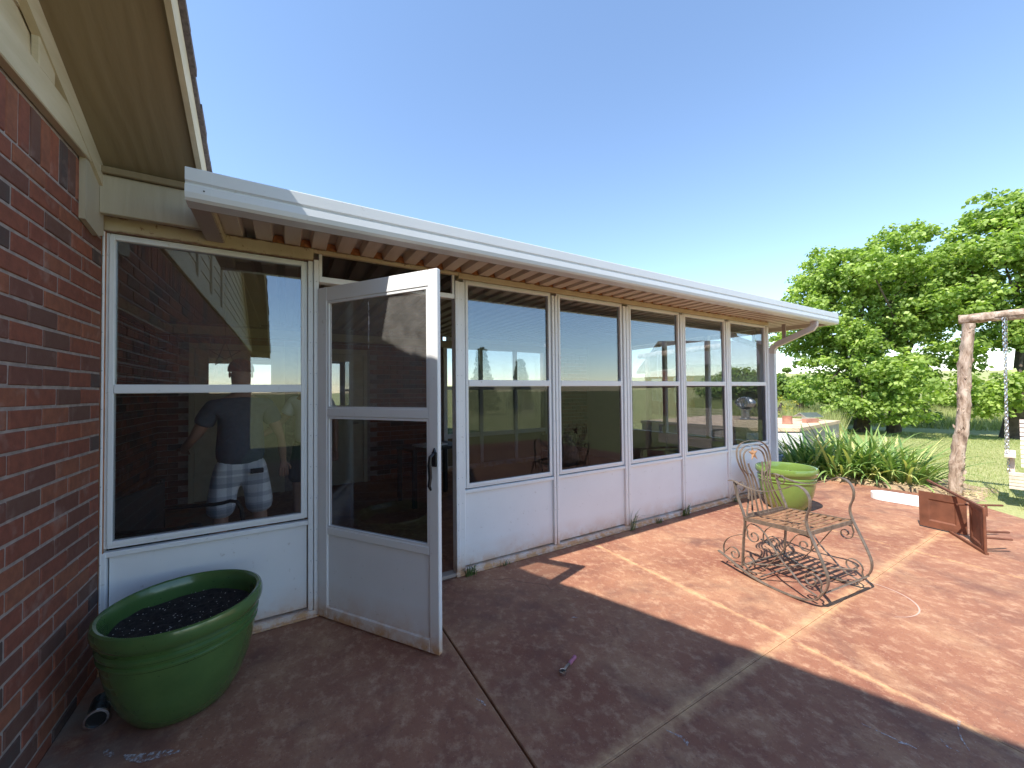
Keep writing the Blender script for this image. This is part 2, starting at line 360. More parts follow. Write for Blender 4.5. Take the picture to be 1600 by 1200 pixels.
M['swing'] = simple('weathered_white_wood', (0.66, 0.55, 0.47), 0.8, var=0.22, scale=9, bump=0.3)
M['cement'] = simple('sandy_concrete', (0.60, 0.44, 0.30), 0.9, var=0.15, scale=3, bump=0.3, obj=False)
M['cement2'] = simple('grey_cellar_concrete', (0.40, 0.36, 0.32), 0.9, var=0.2, scale=3, bump=0.3, obj=False)
M['whitewash'] = simple('whitewashed_wall', (0.78, 0.77, 0.76), 0.8, var=0.05, scale=3)
M['plastic'] = simple('white_plastic_plank', (0.82, 0.81, 0.80), 0.4, var=0.04)
M['clay'] = simple('red_clay', (0.42, 0.20, 0.14), 0.8, var=0.2)
M['blue'] = simple('blue_grey_tub', (0.20, 0.28, 0.40), 0.5)
M['tealglass'] = simple('dark_teal_can', (0.035, 0.06, 0.065), 0.2, 0.2, var=0.4, scale=40)
M['skin'] = simple('skin', (0.42, 0.24, 0.17), 0.5, var=0.06)
M['greytee'] = simple('grey_cotton', (0.10, 0.115, 0.15), 0.9, var=0.12, scale=30)
M['whitetee'] = simple('white_cotton', (0.78, 0.80, 0.84), 0.9, var=0.05, scale=30)
M['darkcloth'] = simple('dark_cloth', (0.03, 0.032, 0.04), 0.9)
M['cap'] = simple('dark_red_cap', (0.14, 0.035, 0.03), 0.9)
M['darkwood'] = simple('dark_furniture', (0.035, 0.03, 0.03), 0.5)
M['paper'] = simple('white_paper', (0.75, 0.77, 0.8), 0.6)
M['cream_in'] = simple('cream_interior_paint', (0.56, 0.50, 0.36), 0.6, var=0.08)
M['innerwhite'] = simple('interior_white_wall', (0.66, 0.66, 0.66), 0.6, var=0.05)
def scuff_mat():
    t = NT('dried_white_paint'); v = t.pos(); t.fin((0.58, 0.53, 0.52), 0.85)
    tr = t.new('ShaderNodeBsdfTransparent'); mx = t.new('ShaderNodeMixShader'); t.L(t.ramp(t.noise(v, 55, 6, 0.75), [(0.44, 0.0), (0.60, 0.85)]), mx.inputs[0])
    t.L(tr.outputs[0], mx.inputs[1]); t.L(t.p.outputs[0], mx.inputs[2]); t.L(mx.outputs[0], t.out.inputs['Surface']); return t.m
M['scuff'] = scuff_mat()
M['bag'] = simple('pale_fabric_bag', (0.25, 0.21, 0.19), 0.9, var=0.4, scale=8)

def plaid():
    t = NT('plaid_cotton'); tc = t.new('ShaderNodeTexCoord'); sx = t.new('ShaderNodeSeparateXYZ'); t.L(tc.outputs['Object'], sx.inputs[0])
    c = (0.86, 0.88, 0.92)
    for ax, fr in ((0, 60), (2, 60), (0, 23), (2, 26)):
        s_ = t.math('SINE', t.math('MULTIPLY', sx.outputs[ax], fr)); c = t.mix(t.math('MULTIPLY', t.math('GREATER_THAN', s_, 0.45), 0.33), c, (0.12, 0.16, 0.24))
    return t.fin(c, 0.9)
M['plaid'] = plaid()

# ================================================================== SETTING
# ---- ground: one sheet to the horizon, rising to the north-east
def hill(x, y):
    d = math.hypot(x, y)
    a = max(0.0, (x*0.85+y*0.5)/max(d, 1)) ** 2
    z = -0.04
    if d > 24: z += a*0.053*(d-24)*min(1, (d-24)/40) * (1 if d < 170 else 170/d)
    z += 0.02*math.sin(x*0.7)*math.cos(y*0.6)*min(1, max(0, (d-9)/10))
    return z
vs, fs = [], []
rad = [0, 3, 6, 7.5, 9, 11, 13, 16, 20, 24, 28, 34, 42, 52, 66, 85, 110, 150, 200, 280, 400, 650, 1200]
NA = 72
for i, r in enumerate(rad):
    for k in range(NA):
        a = 2*math.pi*k/NA; x, y = r*math.cos(a), r*math.sin(a); vs.append((x, y, hill(x, y) if r > 0 else -0.04))
for i in range(len(rad)-1):
    for k in range(NA): fs.append((i*NA+k, i*NA+(k+1) % NA, (i+1)*NA+(k+1) % NA, (i+1)*NA+k))
g = MB(); g.v = vs; g.f = fs
tag(g.build('ground', M['ground'], smooth=True, flipfix=False), kind='structure')

# ---- patio: slabs parted by tooled joints
pat = thing('patio', None, None); tag(pat, kind='structure')
xj = [-0.875, 0.855, 2.59, 4.95]; yj = [-4.0, -1.3, 1.16, 2.905]
g_ = 0.005
for i in range(3):
    for j in range(3):
        MB().bbox(xj[i]+g_, xj[i+1]-g_, yj[j]+g_, yj[j+1]-g_, -0.12, 0.0, 0.004).build('slab', M['patio'], pat)
def slab_poly(poly):
    mb = MB(); mb.prism(poly, lambda p, t: (p[0], p[1], t), -0.12, 0.0); return mb
x0 = 4.95+g_
slab_poly([(x0, 1.16+g_), (7.55, 1.16+g_), (7.72, 1.6), (7.68, 2.3), (7.62, 2.905), (x0, 2.905)]).build('slab', M['patio'], pat)
slab_poly([(x0, -1.3+g_), (6.8, -1.3+g_), (7.0, 0.6), (7.52, 1.16-g_), (x0, 1.16-g_)]).build('slab', M['patio'], pat)
slab_poly([(x0, -4), (6.7, -4), (6.8, -1.3-g_), (x0, -1.3-g_)]).build('slab', M['patio'], pat)
MB().box(-1.55, 6.3, 2.911, 6.9, -0.12, -0.004).build('sunroom_floor', M['patio'], pat)
MB().box(-0.878, 7.0, -4.0, 2.91, -0.20, -0.121).build('slab_bed', M['mortar'], pat)
for (a, b, c, d) in ((2.586, 2.594, -4, 2.90), (4.946, 4.954, -4, 2.90), (0.9, 2.585, 1.156, 1.164), (2.595, 4.945, 1.156, 1.164), (4.955, 7.5, 1.156, 1.164)):
    MB().box(a, b, c, d, -0.10, -0.0025).build('joint_fill', M['patio'], pat)
# dried paint marks
def mark(pts, wds, nm='paint_mark'):
    mb = MB(); L_ = [Vector((p[0], p[1], 0)) for p in pts]; vs = []
    for i, p in enumerate(L_):
        t = (L_[min(i+1, len(L_)-1)]-L_[max(i-1, 0)]).normalized(); n = Vector((-t.y, t.x, 0)); w_ = wds[i] if hasattr(wds, '__len__') else wds
        vs += [(p.x+n.x*w_*0.5, p.y+n.y*w_*0.5, 0.0025), (p.x-n.x*w_*0.5, p.y-n.y*w_*0.5, 0.0025)]
    mb.add(vs, [(2*i, 2*i+1, 2*i+3, 2*i+2) for i in range(len(L_)-1)]); return mb.build(nm, M['scuff'], pat)
mark([(1.44, 1.13), (1.455, 1.10), (1.47, 1.07), (1.465, 1.045), (1.45, 1.035)], [0.003, 0.008, 0.014, 0.016, 0.006])
mark([(2.21, 0.70), (2.225, 0.63), (2.24, 0.575)], [0.003, 0.007, 0.004])
mark([(2.225, 0.585), (2.245, 0.56), (2.25, 0.535)], [0.005, 0.016, 0.003])
mark([(2.40, 0.50), (2.37, 0.47), (2.38, 0.44)], [0.004, 0.010, 0.003])
mark([(2.60, 0.48), (2.53, 0.47), (2.47, 0.45), (2.42, 0.42)], [0.012, 0.004, 0.005, 0.003])
mark([(0.80, 1.72), (0.815, 1.69), (0.82, 1.66)], [0.004, 0.014, 0.004])
mark([(1.62, 2.00), (1.64, 1.99), (1.66, 1.975)], [0.003, 0.012, 0.003])
mark([(-0.58, 2.22), (-0.55, 2.19), (-0.50, 2.16), (-0.44, 2.145), (-0.38, 2.12)], [0.01, 0.03, 0.045, 0.035, 0.01])
mark([(-0.66, 2.30), (-0.64, 2.27), (-0.62, 2.24)], [0.01, 0.03, 0.01])
t_arc = NT('faint_chalk'); t_arc.fin((0.55, 0.36, 0.29), 0.8); 
cx, cy, rr_ = 3.60, 1.10, 0.27
arc = mark([(cx+rr_*math.cos(a), cy+rr_*math.sin(a)) for a in np.linspace(0.7, -2.3, 26)], [0.003+0.007*math.sin(math.pi*i/25) for i in range(26)], 'chalk_ring')
arc.data.materials[0] = t_arc.m

# ---- flower bed soil
def bed():
    N = 34; vs = []; fs = []
    for i in range(N+1):
        for j in range(N+1):
            u, v = i/N, j/N; x = 7.45+u*1.9; y = 0.9+v*3.4
            e = min(u, 1-u, v, 1-v)*6; h = 0.10*min(1, e)
            h += 0.03*mnoise.noise(Vector((x*5, y*5, 0)))*min(1, e) + 0.015*mnoise.noise(Vector((x*17, y*17, 3)))
            h *= (0.35 if y < 1.6 else 1)
            if x < 7.78: h = min(h, -0.01+0.02*mnoise.noise(Vector((x*9, y*9, 5))))
            vs.append((x, y, -0.06+h))
    for i in range(N):
        for j in range(N):
            a = i*(N+1)+j; fs.append((a, a+N+1, a+N+2, a+1))
    mb = MB(); mb.v = vs; mb.f = fs; o = mb.build('flower_bed', M['soil'], smooth=True, flipfix=False); tag(o, kind='structure')
bed()

# ================================================================== BRICK HOUSE (wing on the left)
house = thing('brick_house', 'red brick house gable wing with tan soffit on the left of the sunroom', 'house')
TOP = lambda y: 4.38-0.531*y        # top of the roof edge
SOF = lambda y: 4.204-0.531*y       # soffit
WX = -0.87; CH = 0.0825; BL = 0.2275
ridge = -2.2
prof = [(-7.2, -0.1), (2.93, -0.1), (2.93, SOF(2.93)), (ridge, SOF(ridge)), (-7.2, SOF(ridge)-0.531*(7.2+ridge))]
MB().prism(prof, lambda p, t: (t, p[0], p[1]), -6.0, WX-0.0045).build('wall', M['mortar'], house)
# individual bricks near the camera
def brick_mesh(L_, H_, D_, sd):
    rd = random.Random(sd); bm = bmesh.new(); bmesh.ops.create_cube(bm, size=1.0)
    for v in bm.verts: v.co = Vector((v.co.x*D_, v.co.y*L_, v.co.z*H_))+Vector((0, rd.uniform(-1, 1)*0.0012, rd.uniform(-1, 1)*0.0012))
    ed = [e for e in bm.edges if all(v.co.x > 0 for v in e.verts)]
    bmesh.ops.bevel(bm, geom=ed, offset=0.0035, segments=1, affect='EDGES')
    me = bpy.data.meshes.new('brick'); bm.to_mesh(me); bm.free(); me.materials.append(M['brick']); return me
full = [brick_mesh(BL-0.012, CH-0.013, 0.05, k) for k in range(5)]
half = [brick_mesh(BL/2-0.012, CH-0.013, 0.05, k+10) for k in range(2)]
sold = [brick_mesh(0.0655, 0.20, 0.05, k+20) for k in range(3)]
nb = 0
far = MB()
for r_ in range(30):
    z = CH*(r_+0.5)-0.03; y = 2.925; first = True; off = r_ % 2
    while y > -7.1:
        L_ = BL/2 if (first and off) else BL; first = False
        if y-L_ < -7.15: break
        yc = y-L_/2; bx = random.uniform(-0.0015, 0.0015)
        if yc > 1.55:
            o = link('brick', random.choice(half if L_ < BL else full), house, (WX-0.025+bx, yc, z+random.uniform(-0.001, 0.001)))
            o.rotation_euler = (random.uniform(-0.008, 0.008), 0, 0)
        else:
            far.box(WX-0.05, WX+bx, yc-L_/2+0.005, yc+L_/2-0.005, z-CH/2+0.005, z+CH/2-0.005)
        y -= L_
zs = CH*30-0.03+0.105
y = 2.925
while y > -7.1:
    yc = y-0.038
    if yc > 1.55: link('brick', random.choice(sold), house, (WX-0.025+random.uniform(-0.0015, 0.0015), yc, zs))
    else: far.box(WX-0.05, WX, yc-0.033, yc+0.033, zs-0.1, zs+0.1)
    y -= 0.076
far.build('brick_courses', M['brickI'], house); house.children[-1]['kind'] = 'stuff'
MB().box(-0.878, -0.855, 2.926, 2.938, 0.0, 2.40).build('caulk_bead', simple('orange_caulk', (0.42, 0.17, 0.07), 0.8, var=0.3, scale=20), house)
# frieze, gable siding, battens
MB().bbox(-0.872, -0.835, -7.1, 2.86, 2.665, 2.80, 0.004).build('frieze_board', M['trim'], house)
for k in range(16):
    zb = 2.80+k*0.16
    ymax = (4.204-zb)/0.531-0.005; ymin = -7.1 if False else (2*ridge-ymax)
    if ymax <= ymin+0.2: break
    ymx2 = (4.204-zb-0.158)/0.531; 
    mb = MB(); mb.prism([(ymin, zb), (ymax, zb), (min(ymx2, ymax), zb+0.158), (2*ridge-min(ymx2, ymax), zb+0.158)], lambda p, t: (t if t < -0.87 else t-(0.010 if p[1] > zb+0.1 else 0.0), p[0], p[1]), -0.884, -0.858)
    mb.build('siding_board', M['trim'], house)
for yb in (2.27, 1.36, 0.46, -0.44, -1.34):
    MB().bbox(-0.862, -0.838, yb-0.06, yb+0.06, 2.801, SOF(yb)-0.03, 0.003).build('batten', M['trim'], house)
for s_ in (1, -1):
    a0, b0 = (2.84, ridge) if s_ == 1 else (-7.1, ridge)
    f_ = (lambda y: SOF(y)) if s_ == 1 else (lambda y: SOF(2*ridge-y))
    MB().prism([(a0, f_(a0)-0.115), (b0, f_(b0)-0.095), (b0, f_(b0)-0.002), (a0, f_(a0)-0.002)], lambda p, t: (t, p[0], p[1]), -0.860, -0.832).build('rake_trim', M['trim'], house)
    yl = 2.96 if s_ == 1 else -7.5
    MB().prism([(yl, f_(yl)), (b0, f_(b0)), (b0, f_(b0)+0.012), (yl, f_(yl)+0.012)], lambda p, t: (t, p[0], p[1]), -0.875, -0.432).build('soffit', M['soffit'], house)
    MB().prism([(yl, f_(yl)-0.02), (b0, f_(b0)-0.02), (b0, f_(b0)+0.135), (yl, f_(yl)+0.135)], lambda p, t: (t, p[0], p[1]), -0.432, -0.408).build('fascia', M['trim'], house)
    MB().prism([(yl, f_(yl)+0.012), (b0, f_(b0)+0.012), (b0, f_(b0)+0.136), (yl, f_(yl)+0.136)], lambda p, t: (t, p[0], p[1]), -6.2, -0.4325).build('roof_deck', M['shingle'], house)
    # shingle rows: ragged overhanging edge
    n_ = 36; rf = MB(); step = (2.98-ridge)/n_
    for k in range(n_):
        ya = yl+(-1 if s_ == 1 else 1)*k*step*(abs(yl-ridge)/(2.98-ridge)); yb = ya+(-1 if s_ == 1 else 1)*step*1.02*(abs(yl-ridge)/(2.98-ridge))
        ov = random.uniform(-0.004, 0.010)
        rf.prism([(ya, f_(ya)+0.150+0.006), (yb, f_(yb)+0.150-0.002), (yb, f_(yb)+0.1365), (ya, f_(ya)+0.1365)], lambda p, t: (t, p[0], p[1]+(0.02 if p[1] > f_(p[0])+0.14 else 0)), -6.2, -0.392+ov)
    rf.build('shingle_roof', M['shingle'], house); house.children[-1]['kind'] = 'stuff'
# drop trim at the corner and embossed beam board running to the gutter
MB().prism([(2.645, 2.665), (2.862, 2.665), (2.862, 2.36), (2.80, 2.335), (2.645, 2.365)][::-1], lambda p, t: (t, p[0], p[1]), -0.869, -0.846).build('corner_trim', M['trimx'], house)
MB().bbox(-0.846, -0.424, 2.80, 2.84, 2.462, 2.668, 0.003).build('beam_board', M['trimx'], house)
MB().bbox(-0.86, -0.434, 2.775, 2.80, 2.668, 2.705, 0.004).build('soffit_moulding', M['soffit'], house)
MB().box(-0.87, -0.43, 2.845, 2.93, 2.54, 2.66).build('beam_core', M['soffit'], house)

# main part of the house behind the sunroom
mh = thing('main_house', 'long brick main house wall closing the back of the sunroom', 'house')
hw_ = MB()
hw_.box(-6.0, -0.97, 6.855, 7.0, -0.1, 2.75); hw_.box(-0.19, 2.55, 6.855, 7.0, -0.1, 2.75); hw_.box(-0.97, -0.19, 6.855, 7.0, -0.1, 1.51); hw_.box(-0.97, -0.19, 6.855, 7.0, 2.03, 2.75)
hw_.box(-6.0, -1.9, 11.85, 12.0, -0.1, 2.75); hw_.box(0.0, 2.55, 11.85, 12.0, -0.1, 2.75); hw_.box(-1.9, 0.0, 11.85, 12.0, -0.1, 1.1); hw_.box(-1.9, 0.0, 11.85, 12.0, 2.55, 2.75)
hw_.box(2.40, 2.55, 7.0, 11.85, -0.1, 2.75); hw_.box(-6.0, -5.85, 7.0, 11.85, -0.1, 2.75); hw_.box(-6.0, 2.55, 6.856, 11.99, 2.751, 2.77); hw_.box(-5.85, 2.40, 7.0, 11.85, -0.1, 0.0)
hw_.build('wall', M['mortar'], mh)
MB().box(-6.0, -1.5, 2.94, 6.85, -0.1, 2.72).build('side_wall', M['mortar'], mh)
DOORS = [(-1.10, -0.08), (0.22, 1.12)]; WINS = [(2.55, 4.95, -1, 9)]
bk = MB()
def inop(xa, xb, za, zb):
    for a, b in DOORS:
        if xb > a-0.06 and xa < b+0.06 and za < 2.22: return True
    for a, b, c, d in WINS:
        if xb > a and xa < b and zb > c and za < d: return True
    return False
for r_ in range(30):
    z = CH*r_; x = -1.5-(BL/2 if r_ % 2 else 0)
    while x < 6.1:
        xa, xb = max(x, -1.5)+0.005, x+BL-0.005
        if not inop(xa, xb, z, z+CH): bk.box(xa, xb, 6.838+random.uniform(0, 0.002), 6.87, z+0.005, z+CH-0.005)
        x += BL
    y = 2.95+(BL/2 if r_ % 2 else 0)
    while y < 6.8: bk.box(-1.52, -1.488, y+0.005, min(y+BL, 6.83)-0.005, z+0.005, z+CH-0.005); y += BL
o = bk.build('brick_courses', M['brickI'], mh); o['kind'] = 'stuff'
MB().box(-1.48, 6.1, 6.74, 6.83, 2.34, 2.46).build('ledger_beam', M['cream_in'], mh)
MB().box(-1.48, -1.40, 2.96, 6.735, 2.34, 2.46).build('side_ledger', M['cream_in'], mh)
for a, b in DOORS:
    fr = MB(); fr.box(a-0.06, a, 6.80, 6.86, 0, 2.22); fr.box(b, b+0.06, 6.80, 6.86, 0, 2.22); fr.box(a, b, 6.80, 6.86, 2.14, 2.22)
    f = fr.build('door_frame', M['cream_in'], mh)
    d = MB(); pa, pb = (a+0.14, b-0.12) if a < 0 else (a+0.40, b-0.22)
    d.box(a+0.003, pa, 6.82, 6.85, 0.01, 2.135); d.box(pb, b-0.003, 6.82, 6.85, 0.01, 2.135); d.box(pa, pb, 6.82, 6.85, 0.01, 1.30 if a > 0 else 1.52); d.box(pa, pb, 6.82, 6.85, 2.02, 2.135)
    dd = d.build('door', M['cream_in'], mh)
    p = MB().box(pa, pb, 6.834, 6.838, 1.30 if a > 0 else 1.52, 2.02).build('pane', M['glass_in'] if a > 0 else M['glass_clear'], dd)
    MB().tube([(b-0.09, 6.80, 1.0), (b-0.09, 6.77, 1.0), (b-0.17, 6.765, 1.0)], 0.009).build('handle', M['chrome'], dd)
MB().prism([(6.35, 2.78), (12.2, 5.85), (18.3, 2.78), (18.3, 2.68), (12.2, 5.72), (6.35, 2.68)], lambda p, t: (t, p[0], p[1]), -6.3, 2.9).build('roof', M['shingle'], mh)
MB().box(4.957, 6.18, 6.85, 7.1, 0, 2.62).build('brick_pier_core', M['mortar'], mh)

# ================================================================== SUNROOM
sun = thing('sunroom', 'white aluminium framed sunroom with six tinted windows and low white panels', 'sunroom')
Y0 = 2.945
WB = [(-0.82, 0.085, 0.70, 2.365, 1.51, 1.56)] + [(a, b, 0.735, 2.405, 1.545, 1.60) for a, b in ((1.312, 2.143), (2.285, 3.10), (3.265, 4.076), (4.222, 5.043), (5.20, 6.09))]
def ring(mb, a, b, c, d, w_, y0, y1, ch=0.002):
    mb.bbox(a-w_, a, y0, y1, c-w_, d+w_, ch); mb.bbox(b, b+w_, y0, y1, c-w_, d+w_, ch)
    mb.bbox(a, b, y0, y1, c-w_, c, ch); mb.bbox(a, b, y0, y1, d, d+w_, ch)
for i, (a, b, c, d, r0, r1) in enumerate(WB):
    w_ = 0.022
    mb = MB(); ring(mb, a, b, c, d, w_, Y0-0.020, Y0+0.022)
    mb.bbox(a-w_-0.016, a-w_, Y0-0.010, Y0+0.02, c-w_-0.016, d+w_+0.014); mb.bbox(b+w_, b+w_+0.016, Y0-0.010, Y0+0.02, c-w_-0.016, d+w_+0.014)
    mb.bbox(a-w_, b+w_, Y0-0.012, Y0+0.02, c-w_-0.018, c-w_); mb.bbox(a-w_, b+w_, Y0-0.010, Y0+0.02, d+w_, d+w_+0.014)
    wn_ = mb.build('window', M['white'], sun)
    MB().bbox(a, b, Y0-0.024, Y0+0.012, r0, r1, 0.004).build('meeting_rail', M['white'], wn_)
    MB().box(a, b, Y0+0.004, Y0+0.008, r1, d).build('upper_pane', M['glass_up'], wn_)
    MB().box(a, b, Y0-0.006, Y0-0.002, c, r0).build('lower_pane', M['glass_low1'] if i == 0 else M['glass_low'], wn_)
# posts
def post(x0, x1, z0=0.045, z1=2.415, y0=Y0-0.028):
    mb = MB(); mb.bbox(x0, x1, y0, Y0+0.045, z0, z1, 0.003)
    # pressed groove and screws
    o = mb.build('post', M['white'], sun)
    sc = MB(); z = z0+0.12
    while z < z1-0.05:
        sc.lathe([(0.0035, 0), (0.0035, 0.002), (0.0005, 0.003)], 6, (0, 0, 0)); n = 18
        for q in range(len(sc.v)-n, len(sc.v)):
            vx, vy, vz = sc.v[q]; sc.v[q] = ((x0+x1)/2+vx, y0-vz, z+vy)
        z += 0.21
    sc.build('screw', M['galv'], o)
    return o
post(-0.868, -0.862+0.004); post(0.126, 0.158); post(0.158+0.002, 0.19, y0=Y0-0.04)
post(1.190, 1.222, y0=Y0-0.04); post(1.224, 1.272)
for a, b in ((2.183, 2.245), (3.140, 3.225), (4.116, 4.182), (5.083, 5.160)):
    o_ = post(a, (a+b)/2-0.004); post((a+b)/2+0.004, b)
post(6.130, 6.185, y0=Y0-0.03)
# kick panels with cap strips, bottom channel
kp = [(-0.835, 0.12), (1.275, 2.19), (2.236, 3.150), (3.212, 4.125), (4.173, 5.095), (5.152, 6.13)]
for i, (a, b) in enumerate(kp):
    zt = 0.615 if i == 0 else 0.655
    MB().bbox(a, b, Y0-0.002, Y0+0.02, 0.06, zt, 0.002).build('kick_panel', M['panel'], sun)
    MB().bbox(a-0.02, b+0.02, Y0-0.022, Y0+0.02, zt+0.001, zt+0.030, 0.003).build('sill_strip', M['white'], sun)
for a in (-0.86, 2.19, 3.150, 4.125, 5.095):
    if a > 0: MB().bbox(a+0.006, a+0.040, Y0-0.014, Y0+0.01, 0.047, 0.652, 0.003).build('panel_batten', M['panel'], sun)
MB().bbox(-0.868, -0.842, Y0-0.026, Y0+0.02, 0.047, 0.64, 0.003).build('panel_batten', M['panel'], sun)
for a, b in ((-0.865, 0.19), (1.19, 6.19)):
    MB().prism([(Y0-0.045, 0.002), (Y0-0.045, 0.012), (Y0-0.030, 0.014), (Y0-0.028, 0.040), (Y0-0.010, 0.045), (Y0+0.04, 0.045), (Y0+0.04, 0.002)], lambda p, t: (t, p[0], p[1]), a, b).build('bottom_channel', M['white'], sun)
MB().bbox(0.19, 1.19, Y0-0.03, Y0+0.05, 0.002, 0.03, 0.004).build('threshold', M['channel'], sun)
# header and transom
MB().bbox(-0.862, 0.158, Y0-0.034, Y0+0.04, 2.402, 2.492, 0.003).build('header', M['cream'], sun)
MB().bbox(0.158, 1.224, Y0-0.034, Y0+0.04, 2.462, 2.492, 0.003).build('header', M['cream'], sun)
MB().bbox(1.224, 6.185, Y0-0.034, Y0+0.04, 2.443, 2.492, 0.003).build('header', M['cream'], sun)
tm = MB(); tm.bbox(0.192, 1.188, Y0-0.036, Y0+0.03, 2.265, 2.305, 0.003); tm.bbox(0.192, 0.212, Y0-0.03, Y0+0.02, 2.306, 2.461, 0.002); tm.bbox(1.168, 1.188, Y0-0.03, Y0+0.02, 2.306, 2.461, 0.002)
tm = tm.build('transom', M['white'], sun); MB().box(0.213, 1.167, Y0-0.004, Y0, 2.306, 2.461).build('pane', M['glass_low'], tm)
# end wall (x = 6.15) glazed, far end solid white
ew = MB()
for y_ in (3.02, 3.85, 4.70, 5.55): ew.bbox(6.10, 6.18, y_-0.03, y_+0.03, 0.03, 2.45, 0.003)
ew.bbox(6.10, 6.18, 3.05, 5.52, 0.62, 0.70, 0.003); ew.bbox(6.10, 6.18, 3.05, 5.60, 2.40, 2.60, 0.003); ew.bbox(6.11, 6.17, 3.05, 5.52, 1.54, 1.60, 0.003)
ew = ew.build('end_frame', M['white'], sun)
for a, b in ((3.05, 3.82), (3.88, 4.67), (4.73, 5.52)):
    MB().box(6.138, 6.142, a, b, 1.60, 2.40).build('end_pane', M['glass_clear'], ew); MB().box(6.138, 6.142, a, b, 0.70, 1.54).build('end_pane', M['glass_clear'], ew)
MB().box(6.125, 6.16, 3.0, 5.52, 0.03, 0.62).build('end_kick_panel', M['panel'], sun)
MB().box(6.12, 6.17, 5.58, 6.835, 0.0, 2.60).build('end_wall', M['innerwhite'], sun)
nw = MB()
for x_ in (2.58, 3.33, 4.13, 4.92): nw.bbox(x_-0.035, x_+0.035, 6.80, 6.88, 0.0, 2.45, 0.003)
for z0_, z1_ in ((0.0, 0.10), (0.62, 0.70), (1.54, 1.60), (2.33, 2.61)): nw.bbox(2.615, 4.885, 6.81, 6.87, z0_, z1_, 0.003)
nw = nw.build('north_frame', M['white'], sun)
for a, b in ((2.615, 3.295), (3.365, 4.095), (4.165, 4.885)):
    for c, d in ((0.70, 1.54), (1.60, 2.33)): MB().box(a, b, 6.838, 6.842, c, d).build('north_pane', M['glass_north'] if c > 1 else M['glass_northlow'], nw)
MB().box(2.615, 4.885, 6.83, 6.85, 0.10, 0.62).build('north_kick_panel', M['soffit'], sun)
# roof pans: one corrugated pan per rib
PW = 0.158; x = -0.325; ys, ye = 2.425, 6.836
RZ = lambda y: 2.495+(y-2.92)*0.012
pan_me = None; nP = 0
while x < 6.86:
    th = 0.0012; b1 = 0.086; s1 = 0.012; b2 = PW-b1-2*s1; hh = 0.052
    pl = [(0, 0), (b1, 0), (b1+s1, hh), (b1+s1+b2, hh), (PW, 0)]
    if pan_me is None:
        mb = MB(); pts = pl+[(p[0], p[1]+0.0025) for p in pl[::-1]]
        mb.prism(pts, lambda p, t: (p[0], t, RZ(t)+p[1]), ys, ye); pan_me = mb.mesh('roof_pan', M['pan'])
    link('roof_pan', pan_me, sun, (x, 0, 0))
    fo = MB(); fo.prism([(b1+0.002, 0.0), (b1+s1+0.001, hh-0.006), (b1+s1+b2/2, hh-0.002), (b1+s1+b2-0.001, hh-0.006), (PW-0.002, 0.0)], lambda p, t: (p[0], t, RZ(t)+p[1]-0.001), Y0-0.028, Y0+0.0)
    if x < 6.0 and x > -0.32: fo.build('foam_closure', M['foam'], sun, loc=(x, 0, 0))
    x += PW; nP += 1
XE = x
MB().prism([(2.43, 2.565), (6.86, 2.63), (6.86, 2.60), (2.43, 2.56)], lambda p, t: (t, p[0], p[1]), -0.345, XE).build('roof_skin', M['whitetop'], sun)
# left part of the roof over the corner, in front of the interior
MB().box(-1.5, -0.3255, 2.99, 6.8, 2.502, 2.562).build('ceiling_sheet', M['pan'], sun)
# gutter
gp = [(2.340, 2.592), (2.336, 2.588), (2.336, 2.528), (2.348, 2.520), (2.348, 2.514), (2.334, 2.506), (2.332, 2.470), (2.338, 2.446), (2.352, 2.434), (2.425, 2.428),
      (2.425, 2.432), (2.354, 2.438), (2.342, 2.450), (2.337, 2.470), (2.339, 2.503), (2.352, 2.512), (2.352, 2.523), (2.341, 2.532), (2.341, 2.585), (2.36, 2.588), (2.43, 2.584), (2.43, 2.590)]
gt = MB().prism(gp, lambda p, t: (t, p[0], p[1]), -0.33, 6.955).build('gutter', M['whitetop'], sun)
MB().prism([(a+(-0.0015 if a < 2.4 else 0), z) for a, z in gp], lambda p, t: (t, p[0], p[1]), -0.418, -0.315).build('end_splice', M['whitetop'], gt)
MB().box(-0.4185, -0.4165, 2.345, 2.43, 2.436, 2.584).build('end_cap', M['whitetop'], gt)
MB().box(6.953, 6.957, 2.338, 2.43, 2.436, 2.586).build('end_cap', M['whitetop'], gt)
MB().box(-0.33, 6.95, 2.425, 2.435, 2.43, 2.56).build('gutter_back', M['channel'], gt)
for (px, pz) in ((-0.335, 2.487), (-0.33, 2.49)):
    pass
sc = MB().lathe([(0.004, 0), (0.004, 0.003), (0.001, 0.004)], 8); sc.v = [(-0.345+a, 2.3325-c, 2.486+b) for a, b, c in sc.v]; sc.build('rivet', M['blackm'], gt)
MB().box(-0.415, -0.335, 2.436, Y0-0.036, 2.432, 2.575).build('end_channel', M['channel'], sun)
MB().box(-0.334, -0.326, 2.45, Y0-0.036, 2.436, 2.565).build('channel_lip', M['cream'], sun)
MB().box(XE+0.001, XE+0.07, 2.436, 6.8, 2.44, 2.575).build('end_channel', M['pan'], sun)
